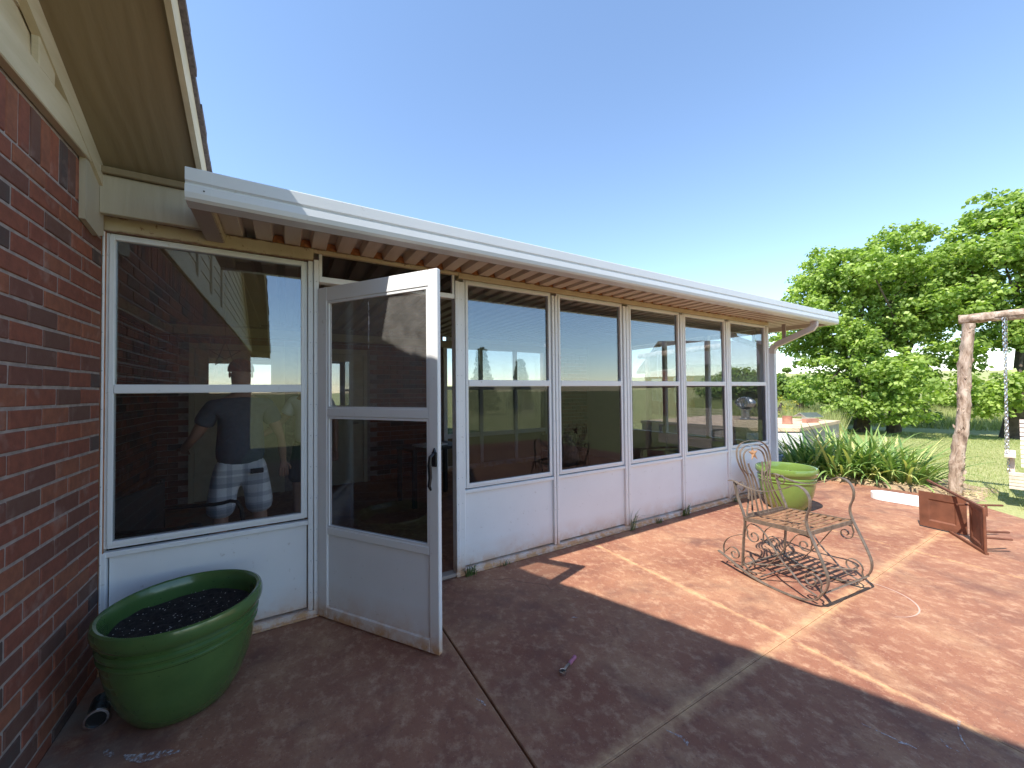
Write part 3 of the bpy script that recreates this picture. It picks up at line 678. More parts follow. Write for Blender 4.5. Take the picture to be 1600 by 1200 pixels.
# downspout
def rect_tube(pts, wx, wy, mat, name, par):
    mb = MB(); pts = [Vector(p) for p in pts]; rings = []
    for i, p in enumerate(pts):
        t = (pts[min(i+1, len(pts)-1)]-pts[max(i-1, 0)]).normalized(); a = Vector((1, 0, 0)); a = (a-t*a.dot(t)).normalized(); b = t.cross(a)
        rings.append([p+a*(sx*wx/2)+b*(sy*wy/2) for sx, sy in ((-1, -1), (1, -1), (1, 1), (-1, 1))])
    vs = [q for rg in rings for q in rg]; fs = [(i*4+k, i*4+(k+1) % 4, (i+1)*4+(k+1) % 4, (i+1)*4+k) for i in range(len(pts)-1) for k in range(4)]+[(3, 2, 1, 0), tuple(range(len(vs)-4, len(vs)))]
    mb.add(vs, fs); return mb.build(name, mat, par)
ds = rect_tube([(6.215, 2.885, 0.06), (6.215, 2.885, 2.02)], 0.058, 0.075, M['whitetop'], 'downspout', sun)
M['spout'] = streaky('tan_spout_elbow', (0.66, 0.58, 0.52), (0.52, 0.43, 0.37), (3, 3, 3), 0.45, 0.6)
rect_tube([(6.215, 2.885, 2.021), (6.216, 2.88, 2.09), (6.222, 2.85, 2.14)], 0.062, 0.079, M['spout'], 'elbow', ds)
rect_tube([(6.222, 2.849, 2.141), (6.30, 2.50, 2.30)], 0.058, 0.075, M['spout'], 'offset_pipe', ds)
rect_tube([(6.30, 2.50, 2.30), (6.315, 2.42, 2.335), (6.318, 2.395, 2.375), (6.318, 2.39, 2.43)], 0.062, 0.079, M['spout'], 'elbow', ds)
MB().box(6.235, 6.27, 2.72, 2.76, 2.20, 2.438).build('hanger_strap', M['channel'], sun)

# storm door, standing open
hinge = Vector((0.195, 2.905)); dv = Vector((0.767-0.2, 2.115-2.93)).normalized()
dr = link('storm_door', None, sun, (hinge.x, hinge.y, 0)); dr.rotation_euler = (0, 0, math.atan2(dv.y, dv.x)); dr.empty_display_size = 0.1
W_ = 0.985
# local frame: x along the leaf, y thickness (inside face of the leaf is +y)
ft = 0.016
f = MB()
f.bbox(0.004, 0.088, -ft, ft, 0.012, 2.215, 0.004); f.bbox(0.918, W_, -ft, ft, 0.012, 2.215, 0.004)
f.bbox(0.088, 0.918, -ft, ft, 2.118, 2.215, 0.004); f.bbox(0.088, 0.918, -ft, ft, 0.012, 0.085, 0.004)
f.build('door_frame', M['door'], dr)
MB().bbox(0.088, 0.918, -ft*0.9, ft*0.9, 1.345, 1.40, 0.004).build('middle_rail', M['door'], dr)
MB().bbox(0.088, 0.918, -ft*0.9, ft*0.9, 0.560, 0.612, 0.006).build('lower_rail', M['door'], dr)
MB().bbox(0.0882, 0.9178, -0.004, 0.004, 0.0852, 0.5598, 0.001).build('kick_panel', M['panel'], dr)
ins = MB()
for (a, b, c, d) in ((0.089, 0.917, 1.4005, 2.1175),(0.089, 0.917, 0.6125, 1.3445)):
    ins.box(a, a+0.014, -0.012, 0.012, c, d); ins.box(b-0.014, b, -0.012, 0.012, c, d); ins.box(a+0.014, b-0.014, -0.012, 0.012, c, c+0.01); ins.box(a+0.014, b-0.014, -0.012, 0.012, d-0.014, d)
ins.build('glazing_bead', M['white'], dr)
MB().box(0.103, 0.903, -0.002, 0.002, 1.41, 2.1035).build('upper_pane', M['glass_door'], dr)
MB().box(0.103, 0.903, -0.002, 0.002, 0.6225, 1.3305).build('lower_pane', M['glass_doorlow'], dr)
hd = MB(); hx = 0.962
hd.bbox(hx-0.018, hx+0.018, -ft-0.012, -ft, 1.075, 1.160, 0.005); hd.tube([(hx, -ft-0.010, 1.150), (hx, -ft-0.045, 1.135), (hx, -ft-0.052, 1.09), (hx, -ft-0.045, 1.02), (hx, -ft-0.055, 0.975), (hx, -ft-0.040, 0.950)], [0.008, 0.010, 0.012, 0.011, 0.010, 0.006], 8)
hd.tube([(hx, -ft-0.006, 1.16), (hx, -ft-0.006, 1.182)], [0.012, 0.003], 6)
hd.build('handle', M['blackm'], dr)
# paint chips scraped at the lower rail and a drip on the glass
MB().tube([(0.45, -0.004, 2.08), (0.452, -0.005, 1.95), (0.449, -0.004, 1.78)], [0.003, 0.004, 0.002], 5).build('dried_drip', M['scuff'], dr)
hs = MB()
for z in (0.35, 1.1, 1.85): hs.tube([(0.192, 2.905, z-0.16), (0.192, 2.905, z+0.16)], 0.008, 8)
hs.build('hinge', M['white'], sun)

# ================================================================== PEOPLE inside the sunroom
def skin_chain(name, mat, verts, edges, radii, parent, sub=2, root=0):
    me = bpy.data.meshes.new(name); me.from_pydata(verts, edges, []); me.materials.append(mat)
    o = link(name, me, parent)
    md = o.modifiers.new('skin', 'SKIN'); md.use_smooth_shade = True; md.branch_smoothing = 0.3
    sv = me.skin_vertices[0].data
    for i, r_ in enumerate(radii):
        sv[i].radius = (r_ if hasattr(r_, '__len__') else (r_, r_)); sv[i].use_root = (i == root)
    s2 = o.modifiers.new('sub', 'SUBSURF'); s2.levels = sub; s2.render_levels = sub
    return o
def person(label, loc, rz, shirt, shorts, cap, armsL, armsR, h=1.80):
    """faces +y in its own frame"""
    p = thing('person', label, 'person', loc, rz, None); k = h/1.8
    V = [(0, 0, 0.95), (0, -0.01, 1.10), (0, 0, 1.28), (0, 0, 1.42), (0, 0.01, 1.50), (0, 0.015, 1.60), (0, 0.02, 1.69), (0, 0.005, 1.75)]
    Rr = [(0.14, 0.115), (0.145, 0.12), (0.165, 0.12), (0.13, 0.10), (0.058, 0.058), (0.075, 0.085), (0.078, 0.095), (0.05, 0.06)]
    E_ = [(i, i+1) for i in range(7)]
    for s_, arm in ((-1, armsL), (1, armsR)):
        b = len(V); V += [(s_*0.17, 0, 1.41)]+[tuple(q) for q in arm]; Rr += [0.065, 0.048, 0.036, 0.034, 0.026]; E_ += [(3, b), (b, b+1), (b+1, b+2), (b+2, b+3), (b+3, b+4)]
        hand = V[-1]
        d_ = (Vector(V[-1])-Vector(V[-2])).normalized(); sd_ = d_.cross(Vector((0, 1, 0))); sd_ = sd_.normalized() if sd_.length > 0.1 else Vector((1, 0, 0))
        hb = b+4
        for q in range(5):
            if q < 4: p1 = Vector(hand)+d_*0.045+sd_*(q-1.5)*0.019; p2 = p1+d_*(0.045+0.006*(1 if q in (1, 2) else 0)); p3 = p2+d_*0.03+Vector((0, 0.012, 0))
            else: p1 = Vector(hand)+sd_*0.042+d_*0.01; p2 = p1+sd_*0.012+d_*0.03; p3 = p2+d_*0.022
            c_ = len(V); V += [tuple(p1), tuple(p2), tuple(p3)]; Rr += [0.0095, 0.009, 0.008]; E_ += [(hb, c_), (c_, c_+1), (c_+1, c_+2)]
    for s_ in (-1, 1):
        b = len(V); V += [(s_*0.10, 0, 0.86), (s_*0.135, 0.02, 0.50), (s_*0.145, -0.01, 0.30), (s_*0.15, -0.01, 0.09), (s_*0.155, 0.06, 0.045), (s_*0.16, 0.16, 0.035)]
        Rr += [0.085, 0.058, 0.055, 0.036, 0.038, 0.032]; E_ += [(0, b), (b, b+1), (b+1, b+2), (b+2, b+3), (b+3, b+4), (b+4, b+5)]
    V = [tuple(c*k for c in v) for v in V]
    skin_chain('body', M['skin'], V, E_, Rr, p)
    # face: nose and ears; hair / cap
    fc = MB(); fc.tube([(0, 0.10*k, 1.68*k), (0, 0.125*k, 1.655*k), (0, 0.105*k, 1.635*k)], [0.008, 0.016, 0.012], 8)
    for s_ in (-1, 1): fc.lathe([(0.002, -0.028), (0.009, -0.015), (0.010, 0.01), (0.003, 0.026)], 8, (s_*0.077*k, 0.01, 1.665*k))
    fc.build('face', M['skin'], p, smooth=True)
    ey = MB()
    for s_ in (-1, 1): ey.lathe([(0.001, -0.009), (0.010, -0.004), (0.011, 0.004), (0.001, 0.009)], 8, (s_*0.032*k, 0.098*k, 1.685*k))
    ey.lathe([(0.001, -0.004), (0.022, -0.002), (0.022, 0.002), (0.001, 0.004)], 8, (0, 0.088*k, 1.61*k)); ey.build('eyes_and_mouth', M['darkcloth'], p, smooth=True)
    hc = MB(); pr = [(0.094*math.cos(a), 0.10*math.sin(a)) for a in np.linspace(-0.15, 1.5, 9)]+[(0.001, 0.10)]
    hc.lathe(pr, 20, (0, 0.012*k, 1.705*k)); hc.build('cap' if cap else 'hair', M['cap'] if cap else M['darkcloth'], p, smooth=True)
    # shirt
    V2 = [(0, -0.005, 0.86), (0, -0.01, 1.10), (0, 0, 1.28), (0, 0, 1.42), (0, 0.005, 1.475)]; R2 = [(0.205, 0.165), (0.18, 0.145), (0.19, 0.14), (0.15, 0.12), (0.075, 0.075)]
    E2 = [(0, 1), (1, 2), (2, 3), (3, 4)]
    for s_, arm in ((-1, armsL), (1, armsR)):
        b = len(V2); a0 = Vector((s_*0.18, 0, 1.40)); a1 = Vector(arm[0])
        V2 += [tuple(a0), tuple(a0.lerp(a1, 0.55)), tuple(a0.lerp(a1, 0.9))]; R2 += [0.088, 0.078, 0.078]; E2 += [(3, b), (b, b+1), (b+1, b+2)]
    skin_chain('shirt', shirt, [tuple(c*k for c in v) for v in V2], E2, R2, p)
    V3 = [(0, 0, 1.03), (0, 0, 0.92)]; R3 = [(0.178, 0.142), (0.182, 0.148)]; E3 = [(0, 1)]
    for s_ in (-1, 1):
        b = len(V3); V3 += [(s_*0.105, 0, 0.80), (s_*0.13, 0.01, 0.62), (s_*0.14, 0.02, 0.47)]; R3 += [0.115, 0.108, 0.112]; E3 += [(1, b), (b, b+1), (b+1, b+2)]
    skin_chain('shorts', shorts, [tuple(c*k for c in v) for v in V3], E3, R3, p)
    sh = MB()
    for s_ in (-1, 1): sh.bbox(s_*0.155*k-0.05, s_*0.155*k+0.05, -0.07, 0.22, 0.0, 0.085, 0.025)
    sh.build('shoe', M['darkcloth'], p); return p
armdn = lambda s: [(s*0.25, -0.01, 1.22), (s*0.29, 0.02, 1.13), (s*0.31, 0.06, 0.98), (s*0.32, 0.09, 0.86)]
armout = lambda s: [(s*0.27, 0.03, 1.22), (s*0.32, 0.08, 1.13), (s*0.37, 0.22, 1.06), (s*0.39, 0.33, 1.03)]
pm = person('man in grey shirt and plaid shorts seen from behind through the left window', (-0.33, 3.95, 0), 0.12, M['greytee'], M['plaid'], True, armout(-1), armdn(1), 1.80)
MB().bbox(0.06, 0.15, -0.165, -0.146, 0.845, 0.885, 0.004).build('wallet', M['darkcloth'], pm)
person('man in white shirt standing inside behind the open storm door', (0.24, 4.95, 0), R(150), M['whitetee'], M['darkcloth'], False, armdn(-1), armout(1), 1.82)

# ================================================================== POTS
def pot(label, loc, r, h, mat, cat='planter'):
    p = thing('planter_pot', label, cat, loc); b = r*0.60
    prof = [(b*0.92, 0.0), (b, 0.012), (r*0.72, h*0.16), (r*0.83, h*0.36), (r*0.89, h*0.56), (r*0.905, h*0.66), (r*0.93, h*0.675), (r*0.935, h*0.695), (r*0.905, h*0.71), (r*0.915, h*0.735),
            (r*0.945, h*0.75), (r*0.95, h*0.775), (r*0.915, h*0.79), (r*0.925, h*0.82), (r*0.955, h*0.845), (r*0.985, h*0.87), (r*1.0, h*0.91), (r*1.0, h*0.955), (r*0.985, h*0.99), (r*0.955, h), (r*0.92, h*0.99), (r*0.895, h*0.955), (r*0.875, h*0.88), (r*0.87, h*0.70), (r*0.80, h*0.45), (r*0.5, h*0.10)]
    MB().lathe(prof, 72).build('pot', mat, p, smooth=True)
    # soil: bumpy disc
    rs = r*0.872; zs_ = h*0.80; vs = [(0, 0, zs_)]; fs = []; nr, na = 14, 48
    for i in range(1, nr+1):
        for k in range(na):
            a = 2*math.pi*k/na; q = rs*i/nr; x, y = q*math.cos(a), q*math.sin(a)
            vs.append((x, y, zs_+0.016*mnoise.noise(Vector((x*22, y*22, loc[0])))+0.01*mnoise.noise(Vector((x*60, y*60, 2)))))
    fs += [(0, 1+k, 1+(k+1) % na) for k in range(na)]
    for i in range(nr-1): fs += [(1+i*na+k, 1+(i+1)*na+k, 1+(i+1)*na+(k+1) % na, 1+i*na+(k+1) % na) for k in range(na)]
    mb = MB(); mb.v = vs; mb.f = fs; s_ = mb.build('soil', M['potting'], p, smooth=True, flipfix=False)
    pe = MB()
    for _ in range(160):
        a = random.uniform(0, 6.28); q = rs*0.95*math.sqrt(random.random()); x, y, e = q*math.cos(a), q*math.sin(a), random.uniform(0.0015, 0.0035)
        z = zs_+0.014*mnoise.noise(Vector((x*22, y*22, loc[0])))+0.006
        pe.add([(x+e, y, z), (x-e, y, z), (x, y+e, z), (x, y-e, z), (x, y, z+e)], [(0, 2, 4), (2, 1, 4), (1, 3, 4), (3, 0, 4)])
    o = pe.build('perlite', M['perlite'], s_); o['kind'] = 'stuff'
    return p
pot('large dark green glazed pot of bare soil beside the brick wall', (-0.435, 2.49, 0), 0.325, 0.485, M['pot1'])
pot('apple green glazed pot in the sun behind the rocking chair', (5.44, 2.40, 0), 0.33, 0.52, M['pot2'])
# hose stub / dead stem in second pot
# can lying on its side
cn = thing('solar_light_can', 'small dark can with chrome rim lying on its side behind the green pot', 'garden light', (-0.745, 2.53, 0.042), R(-82))
c1 = MB().lathe([(0.036, -0.07), (0.038, -0.068), (0.038, 0.055), (0.034, 0.058)], 24); c1.v = [(z, y, x) for x, y, z in c1.v]; c1.build('body', M['tealglass'], cn, smooth=True)
c2 = MB().lathe([(0.036, 0.058), (0.042, 0.060), (0.042, 0.070), (0.034, 0.071), (0.034, 0.060)], 24); c2.v = [(z, y, x) for x, y, z in c2.v]; c2.build('rim', M['chrome'], cn, smooth=True)
c3 = MB().lathe([(0.001, 0.062), (0.033, 0.062), (0.033, 0.055)], 24); c3.v = [(z, y, x) for x, y, z in c3.v]; c3.build('cap', M['blackm'], cn, smooth=True)

# ================================================================== RATCHET
ra = thing('ratchet_wrench', 'small chrome ratchet with pink grip lying on the patio', 'wrench', (1.262, 1.632, 0.009), math.atan2(0.055, 0.125))
ra.scale = (1.15, 1.15, 1.15)
MB().lathe([(0.008, -0.007), (0.017, -0.007), (0.018, 0.0), (0.017, 0.007), (0.010, 0.008), (0.009, 0.003), (0.001, 0.003)], 20).build('head', M['chrome'], ra, smooth=True)
MB().lathe([(0.0085, 0.004), (0.0085, 0.0095), (0.001, 0.0095)], 12).build('socket_button', M['blackm'], ra, smooth=True)
MB().strip([(0.014, 0, 0), (0.03, 0, 0), (0.068, 0, 0)], (0, 1, 0), 0.012, 0.009).build('shank', M['chrome'], ra)
MB().tube([(0.066, 0, 0), (0.070, 0, 0), (0.092, 0, 0), (0.098, 0, 0), (0.104, 0, 0), (0.125, 0, 0), (0.131, 0, 0)], [0.006, 0.009, 0.009, 0.007, 0.0095, 0.0095, 0.004], 12).build('grip', M['pink'], ra, smooth=True)

# ================================================================== ROCKING CHAIR
ax, ay = 3.175, 1.706
fv = Vector((-0.11, -0.994)).normalized(); ch = thing('rocking_chair', 'wrought iron rocking chair with star back standing on the sunny patio', 'rocking chair', (ax, ay, 0), math.atan2(fv.y, fv.x))
# local: +x forward, +y = viewer-left of facing; far side is u=+0.56 along r=(-f.y,f.x) = +y local
CWD = 0.56
def smooth(pts, n=5):
    P = [Vector(p) for p in pts]; P = [2*P[0]-P[1]]+P+[2*P[-1]-P[-2]]; out = []
    for i in range(1, len(P)-2):
        for j in range(n):
            t = j/n; a, b, c, d = P[i-1], P[i], P[i+1], P[i+2]
            out.append(0.5*((2*b)+(c-a)*t+(2*a-5*b+4*c-d)*t*t+(3*b-a-3*c+d)*t**3))
    out.append(P[-2]); return out
def inplane(pts, u): return [(p[0], u, p[1]) for p in pts]
def spiral(cx, cz, r0, r1, a0, turns, n=22):
    return [(cx+(r0+(r1-r0)*i/n)*math.cos(a0+turns*2*math.pi*i/n), cz+(r0+(r1-r0)*i/n)*math.sin(a0+turns*2*math.pi*i/n)) for i in range(n+1)]
for u in (0.0, CWD):
    s_ = 1 if u > 0 else -1
    armleg = [(-0.128, 0.738), (-0.083, 0.742), (-0.016, 0.722), (0.09, 0.706), (0.179, 0.716), (0.304, 0.766), (0.38, 0.806), (0.44, 0.790), (0.472, 0.735), (0.472, 0.670), (0.450, 0.600), (0.455, 0.530), (0.500, 0.420), (0.550, 0.300), (0.572, 0.220), (0.560, 0.150), (0.525, 0.095)]
    MB().strip(smooth(inplane(armleg, u)), (0, 1, 0), 0.030, 0.006).build('arm', M['iron'], ch, smooth=False)
    MB().strip(smooth(inplane([(-0.083, 0.735), (-0.05, 0.60), (0.0, 0.455), (-0.012, 0.30), (-0.028, 0.07)], u-s_*0.004)), (0, 1, 0), 0.026, 0.008).build('leg', M['iron'], ch)
    rock = [(-0.235, 0.118), (-0.13, 0.082), (-0.03, 0.044), (0.10, 0.014), (0.24, 0.004), (0.38, 0.012), (0.46, 0.036), (0.515, 0.075), (0.545, 0.13)]
    MB().strip(smooth(inplane(rock, u+s_*0.006)), (0, 1, 0), 0.026, 0.007).build('rocker', M['iron'], ch)
    sc = MB(); T = 0.0045
    sc.strip(inplane([(0.002, 0.455), (0.46, 0.490)], u), (0, 1, 0), 0.006, 0.030)
    uu = u-s_*0.016
    for pl in ([(-0.195, 0.106), (-0.20, 0.17), (-0.166, 0.235), (-0.10, 0.285), (-0.012, 0.325)],
               [(-0.185, 0.125)]+spiral(-0.105, 0.135, 0.055, 0.012, 2.6, -1.3),
               [(0.46, 0.458), (0.42, 0.463), (0.375, 0.448), (0.325, 0.376), (0.252, 0.262), (0.175, 0.155), (0.10, 0.062), (0.02, 0.045)]+spiral(0.028, 0.115, 0.06, 0.014, -1.8, -1.1, 16),
               [(0.493, 0.073), (0.404, 0.103), (0.34, 0.164), (0.252, 0.244), (0.16, 0.372), (0.10, 0.419), (0.04, 0.425), (0.004, 0.385)]+spiral(0.062, 0.335, 0.055, 0.014, 2.7, 1.2, 16),
               [(0.53, 0.10)]+spiral(0.465, 0.165, 0.062, 0.014, -0.5, 1.35, 20),
               [(0.462, 0.47)]+[(0.475, 0.42)]+spiral(0.425, 0.395, 0.045, 0.013, 0.2, -1.2, 16)):
        sc.strip(smooth(inplane(pl, uu), 3), (0, 1, 0), 0.016, T)
    sc.strip(smooth(inplane([(-0.083, 0.70), (-0.03, 0.745), (-0.005, 0.70), (-0.03, 0.67), (-0.05, 0.685)], uu), 4), (0, 1, 0), 0.014, T)
    sc.build('scroll_side', M['iron'], ch)
# seat: frame and slats across
se = MB(); se.strip([(0.0, 0.005, 0.455), (0.0, CWD-0.005, 0.455)], (0, 0, 1), 0.030, 0.006); se.strip([(0.462, 0.005, 0.488), (0.462, CWD-0.005, 0.488)], (0, 0, 1), 0.028, 0.006)
se.build('seat_frame', M['iron'], ch)
for k in range(9):
    v = 0.035+k*0.050; MB().strip([(v, 0.004, 0.462+v*0.071), (v, CWD/2, 0.450+v*0.071), (v, CWD-0.004, 0.462+v*0.071)], (1, 0, 0), 0.027, 0.004).build('seat_slat', M['ironrust'], ch)
ul = [0.18, 0.38]
MB().strip([(0.545, 0.0, 0.118), (0.545, CWD, 0.118)], (1, 0, 0.6), 0.030, 0.006).build('foot_bar', M['iron'], ch)
cb = MB(); cb.strip([(-0.03, 0.0, 0.072), (-0.03, CWD, 0.072)], (1, 0, 0), 0.022, 0.005); cb.tube([(0.10, 0.02, 0.03), (0.10, CWD-0.02, 0.03)], 0.006, 6)
cb.tube([(-0.01, 0.02, 0.09), (0.50, CWD-0.02, 0.15)], 0.006, 6); cb.build('stretcher', M['iron'], ch)
# balloon back of nested strips, leaning back
tilt = lambda z: -(z-0.455)*0.20
def bk_pt(u, z): return (tilt(z), u, z)
cu = 0.275
for k, (wt, ww, wb, zt, zw) in enumerate(((0.215, 0.150, 0.235, 1.055, 0.72), (0.175, 0.115, 0.165, 1.020, 0.72), (0.135, 0.080, 0.095, 0.985, 0.72), (0.10, 0.045, 0.03, 0.945, 0.72))):
    hp = [(wb, 0.465), (wb*0.97, 0.50), (ww*1.12, 0.62), (ww, zw-0.02), (ww*1.08, zw+0.06), (wt*0.93, zt-0.16-wt*0.2), (wt, zt-wt*0.62), (wt*0.90, zt-wt*0.28), (wt*0.55, zt-wt*0.07), (0, zt)]
    if k == 3: hp = [(0.03, 0.465), (0.034, 0.60), (0.04, 0.70), (0.06, 0.78), (0.085, 0.83), (0.09, 0.87)]
    if k < 3:
        pts = [bk_pt(cu-a, z) for a, z in hp]+[bk_pt(cu+a, z) for a, z in hp[-2::-1]]
        MB().strip(smooth(pts, 4), (1, 0, 0.2), 0.014, 0.004).build('back_hoop', M['iron'], ch)
    else:
        for s_ in (-1, 1): MB().strip(smooth([bk_pt(cu+s_*a, z) for a, z in hp], 4), (1, 0, 0.2), 0.014, 0.004).build('back_strip', M['iron'], ch)
MB().strip([bk_pt(cu-0.24, 0.478), bk_pt(cu+0.24, 0.478)], (0, 0, 1), 0.022, 0.005).build('back_rail', M['iron'], ch)
st = MB(); zc = 0.945; pts = []
for k in range(10):
    r_ = 0.066 if k % 2 == 0 else 0.027; a = math.pi/2+k*math.pi/5; pts.append((r_*math.cos(a), r_*math.sin(a)))
vs = [(tilt(zc)+0.012, cu, zc), (tilt(zc)-0.012, cu, zc)]+[(tilt(zc+z), cu+x, zc+z) for x, z in pts]
st.add(vs, [(0, 2+k, 2+(k+1) % 10) for k in range(10)]+[(1, 2+(k+1) % 10, 2+k) for k in range(10)]); st.build('star', M['star'], ch)

# ================================================================== OVERTURNED RUSTY CHAIR
tb = thing('folding_chair', 'rusty brown metal folding chair tipped over at the patio edge', 'chair', (0, 0, 0))
A = Vector((5.89, 1.326, 0)); B = Vector((5.85, 0.985, 0))
def emb_panel(A, B, z0, z1, name, lean=0.0, inset=0.07):
    d = (B-A); L_ = d.length; d.normalize(); n = Vector((d.y, -d.x, 0)); mb = MB()
    P = lambda a, z, o: tuple(A+d*a+n*(o+lean*(z-z0))+Vector((0, 0, z)))
    i1 = inset; i2 = inset+0.014
    rings = [[(0, z0), (L_, z0), (L_, z1), (0, z1)], [(i1, z0+i1), (L_-i1, z0+i1), (L_-i1, z1-i1), (i1, z1-i1)], [(i2, z0+i2), (L_-i2, z0+i2), (L_-i2, z1-i2), (i2, z1-i2)]]
    off = [0.0, 0.0, -0.008]; vs = []; fs = []
    for rg, o_ in zip(rings, off): vs += [P(a, z, o_) for a, z in rg]
    for r0 in (0, 4): fs += [(r0+k, r0+(k+1) % 4, r0+4+(k+1) % 4, r0+4+k) for k in range(4)]
    fs.append((8, 9, 10, 11)); vs += [P(a, z, -0.014) for a, z in rings[0]]; fs += [(12+k, 12+(k+1) % 4, (k+1) % 4, k) for k in range(4)]; fs.append((15, 14, 13, 12))
    mb.add(vs, fs); return mb.build(name, M['rust'], tb)
emb_panel(A, B, 0.015, 0.385, 'seat', 0.02)
emb_panel(Vector((5.71, 0.945, 0)), Vector((5.39, 0.815, 0)), 0.01, 0.395, 'backrest', 0.0, 0.045)
MB().strip(smooth([(6.34, 1.35, 0.43), (5.85, 1.07, 0.415), (5.38, 0.80, 0.405)], 4), (0, 0, 1), 0.02, 0.022).build('frame', M['rust'], tb)
MB().strip(smooth([(5.87, 1.10, 0.012), (5.62, 0.95, 0.012), (5.36, 0.79, 0.012)], 4), (0, 0, 1), 0.02, 0.022).build('frame', M['rust'], tb)
for p0, p1 in (((5.60, 1.00, 0.36), (6.0, 0.78, 0.34)), ((5.40, 0.80, 0.20), (5.62, 0.70, 0.18)), ((5.38, 0.80, 0.15), (5.58, 0.68, 0.13)), ((5.37, 0.80, 0.02), (5.37, 0.80, 0.41)), ((5.85, 0.86, 0.35), (5.85, 0.86, 0.24))):
    MB().tube([p0, p1], 0.010, 8).build('leg', M['rust'], tb)

# ================================================================== WHITE PLANK
pk = MB(); a0 = Vector((6.92, 2.02)); a1 = Vector((6.98, 1.20)); ang = math.atan2((a1-a0).y, (a1-a0).x); pl = []
L_ = (a1-a0).length; hw = 0.14
for k in range(13): t = math.pi/2+math.pi*k/12; pl.append((hw+hw*math.cos(t), hw*math.sin(t)))
pl += [(L_, -hw), (L_, hw)]
pk.prism(pl, lambda p, t: (p[0], p[1], t), 0.004, 0.085)
o = pk.build('splash_board', M['plastic'], None, loc=(a0.x, a0.y, 0)); o.rotation_euler = (0, 0, ang); tag(o, 'white plank with rounded end lying beside the flower bed', 'plank')

# ================================================================== LOG SWING ARBOR
def log(p0, p1, r0, r1, seed, name, par, n=60, knots=26):
    rd = random.Random(seed); p0, p1 = Vector(p0), Vector(p1); mb = MB(); pts = []; rs = []
    d = (p1-p0).normalized(); a = d.orthogonal().normalized(); b = d.cross(a)
    N = n; NS = 22; rings = []
    for i in range(N+1):
        t = i/N; c = p0.lerp(p1, t)+a*0.025*mnoise.noise(Vector((t*3, seed, 0)))+b*0.025*mnoise.noise(Vector((t*3, seed, 9)))
        r_ = r0+(r1-r0)*t
        for k in range(NS):
            an = 2*math.pi*k/NS; q = r_*(1+0.28*mnoise.noise(Vector((t*14, math.cos(an)*1.6, math.sin(an)*1.6+seed)))+0.34*max(0, mnoise.noise(Vector((t*34, math.cos(an)*2.6+seed, math.sin(an)*2.6)))))
            mb.v.append(tuple(c+(a*math.cos(an)+b*math.sin(an))*q))
    for i in range(N):
        for k in range(NS): mb.f.append((i*NS+k, i*NS+(k+1) % NS, (i+1)*NS+(k+1) % NS, (i+1)*NS+k))
    mb.f += [tuple(range(NS))[::-1], tuple(range(N*NS, (N+1)*NS))]
    for _ in range(knots):
        t = rd.uniform(0.02, 0.98); an = rd.uniform(0, 6.28); r_ = r0+(r1-r0)*t; c = p0.lerp(p1, t); o_ = a*math.cos(an)+b*math.sin(an)
        w1 = rd.uniform(0.012, 0.028); mb.tube([c+o_*r_*0.75, c+o_*r_*1.03+d*0.02, c+o_*r_*(1.12+rd.random()*0.13)+d*rd.uniform(-0.03, 0.06)], [w1, w1*0.75, 0.004], 5)
    return mb.build(name, M['log'], par, smooth=True)
ab = thing('log_swing_frame', 'peeling cedar log swing frame at the edge of the lawn', 'swing frame', (0, 0, 0))
log((7.93, 1.43, -0.08), (7.99, 1.27, 2.36), 0.066, 0.056, 3, 'post', ab, knots=70)
log((8.0, 1.36, 2.43), (8.30, -1.25, 2.42), 0.060, 0.068, 5, 'beam', ab, knots=8)
log((8.35, -1.05, -0.08), (8.30, -1.0, 2.36), 0.07, 0.06, 8, 'post', ab, knots=40)
sw = thing('porch_swing', 'weathered white slatted porch swing hanging from the log frame', 'swing', (0, 0, 0))
def SP(f_, s_, z): # f_: depth behind front edge, s_: along swing from left end
    return (7.92+0.115*s_+f_*0.993, 0.97-0.993*s_+f_*0.115, z)
for k in range(7):
    f0 = 0.02+k*0.07; MB().add([SP(f0, 0.02, .385-f0*.12), SP(f0+.055, 0.02, .38-f0*.12), SP(f0+.055, 1.5, .38-f0*.12), SP(f0, 1.5, .385-f0*.12), SP(f0, 0.02, .405-f0*.12), SP(f0+.055, 0.02, .40-f0*.12), SP(f0+.055, 1.5, .40-f0*.12), SP(f0, 1.5, .405-f0*.12)], [(0,1,2,3),(7,6,5,4),(0,4,5,1),(1,5,6,2),(2,6,7,3),(3,7,4,0)]).build('seat_slat', M['swing'], sw)
for k in range(5):
    z = 0.20+k*0.042; MB().add([SP(-.005, 0.0, z), SP(-.005, 1.52, z), SP(.012, 1.52, z), SP(.012, 0, z), SP(-.005, 0.0, z+.034), SP(-.005, 1.52, z+.034), SP(.012, 1.52, z+.034), SP(.012, 0, z+.034)], [(3,2,1,0),(4,5,6,7),(0,1,5,4),(1,2,6,5),(2,3,7,6),(3,0,4,7)]).build('front_slat', M['swing'], sw)
for k in range(11):
    z = 0.42+k*0.058; f0 = 0.50+(z-0.4)*0.28
    MB().add([SP(f0, .10, z), SP(f0, 1.5, z), SP(f0+.018, 1.5, z), SP(f0+.018, .10, z), SP(f0+.014, .10, z+.046), SP(f0+.014, 1.5, z+.046), SP(f0+.032, 1.5, z+.046), SP(f0+.032, .10, z+.046)], [(3,2,1,0),(4,5,6,7),(0,1,5,4),(1,2,6,5),(2,3,7,6),(3,0,4,7)]).build('back_slat', M['swing'], sw)
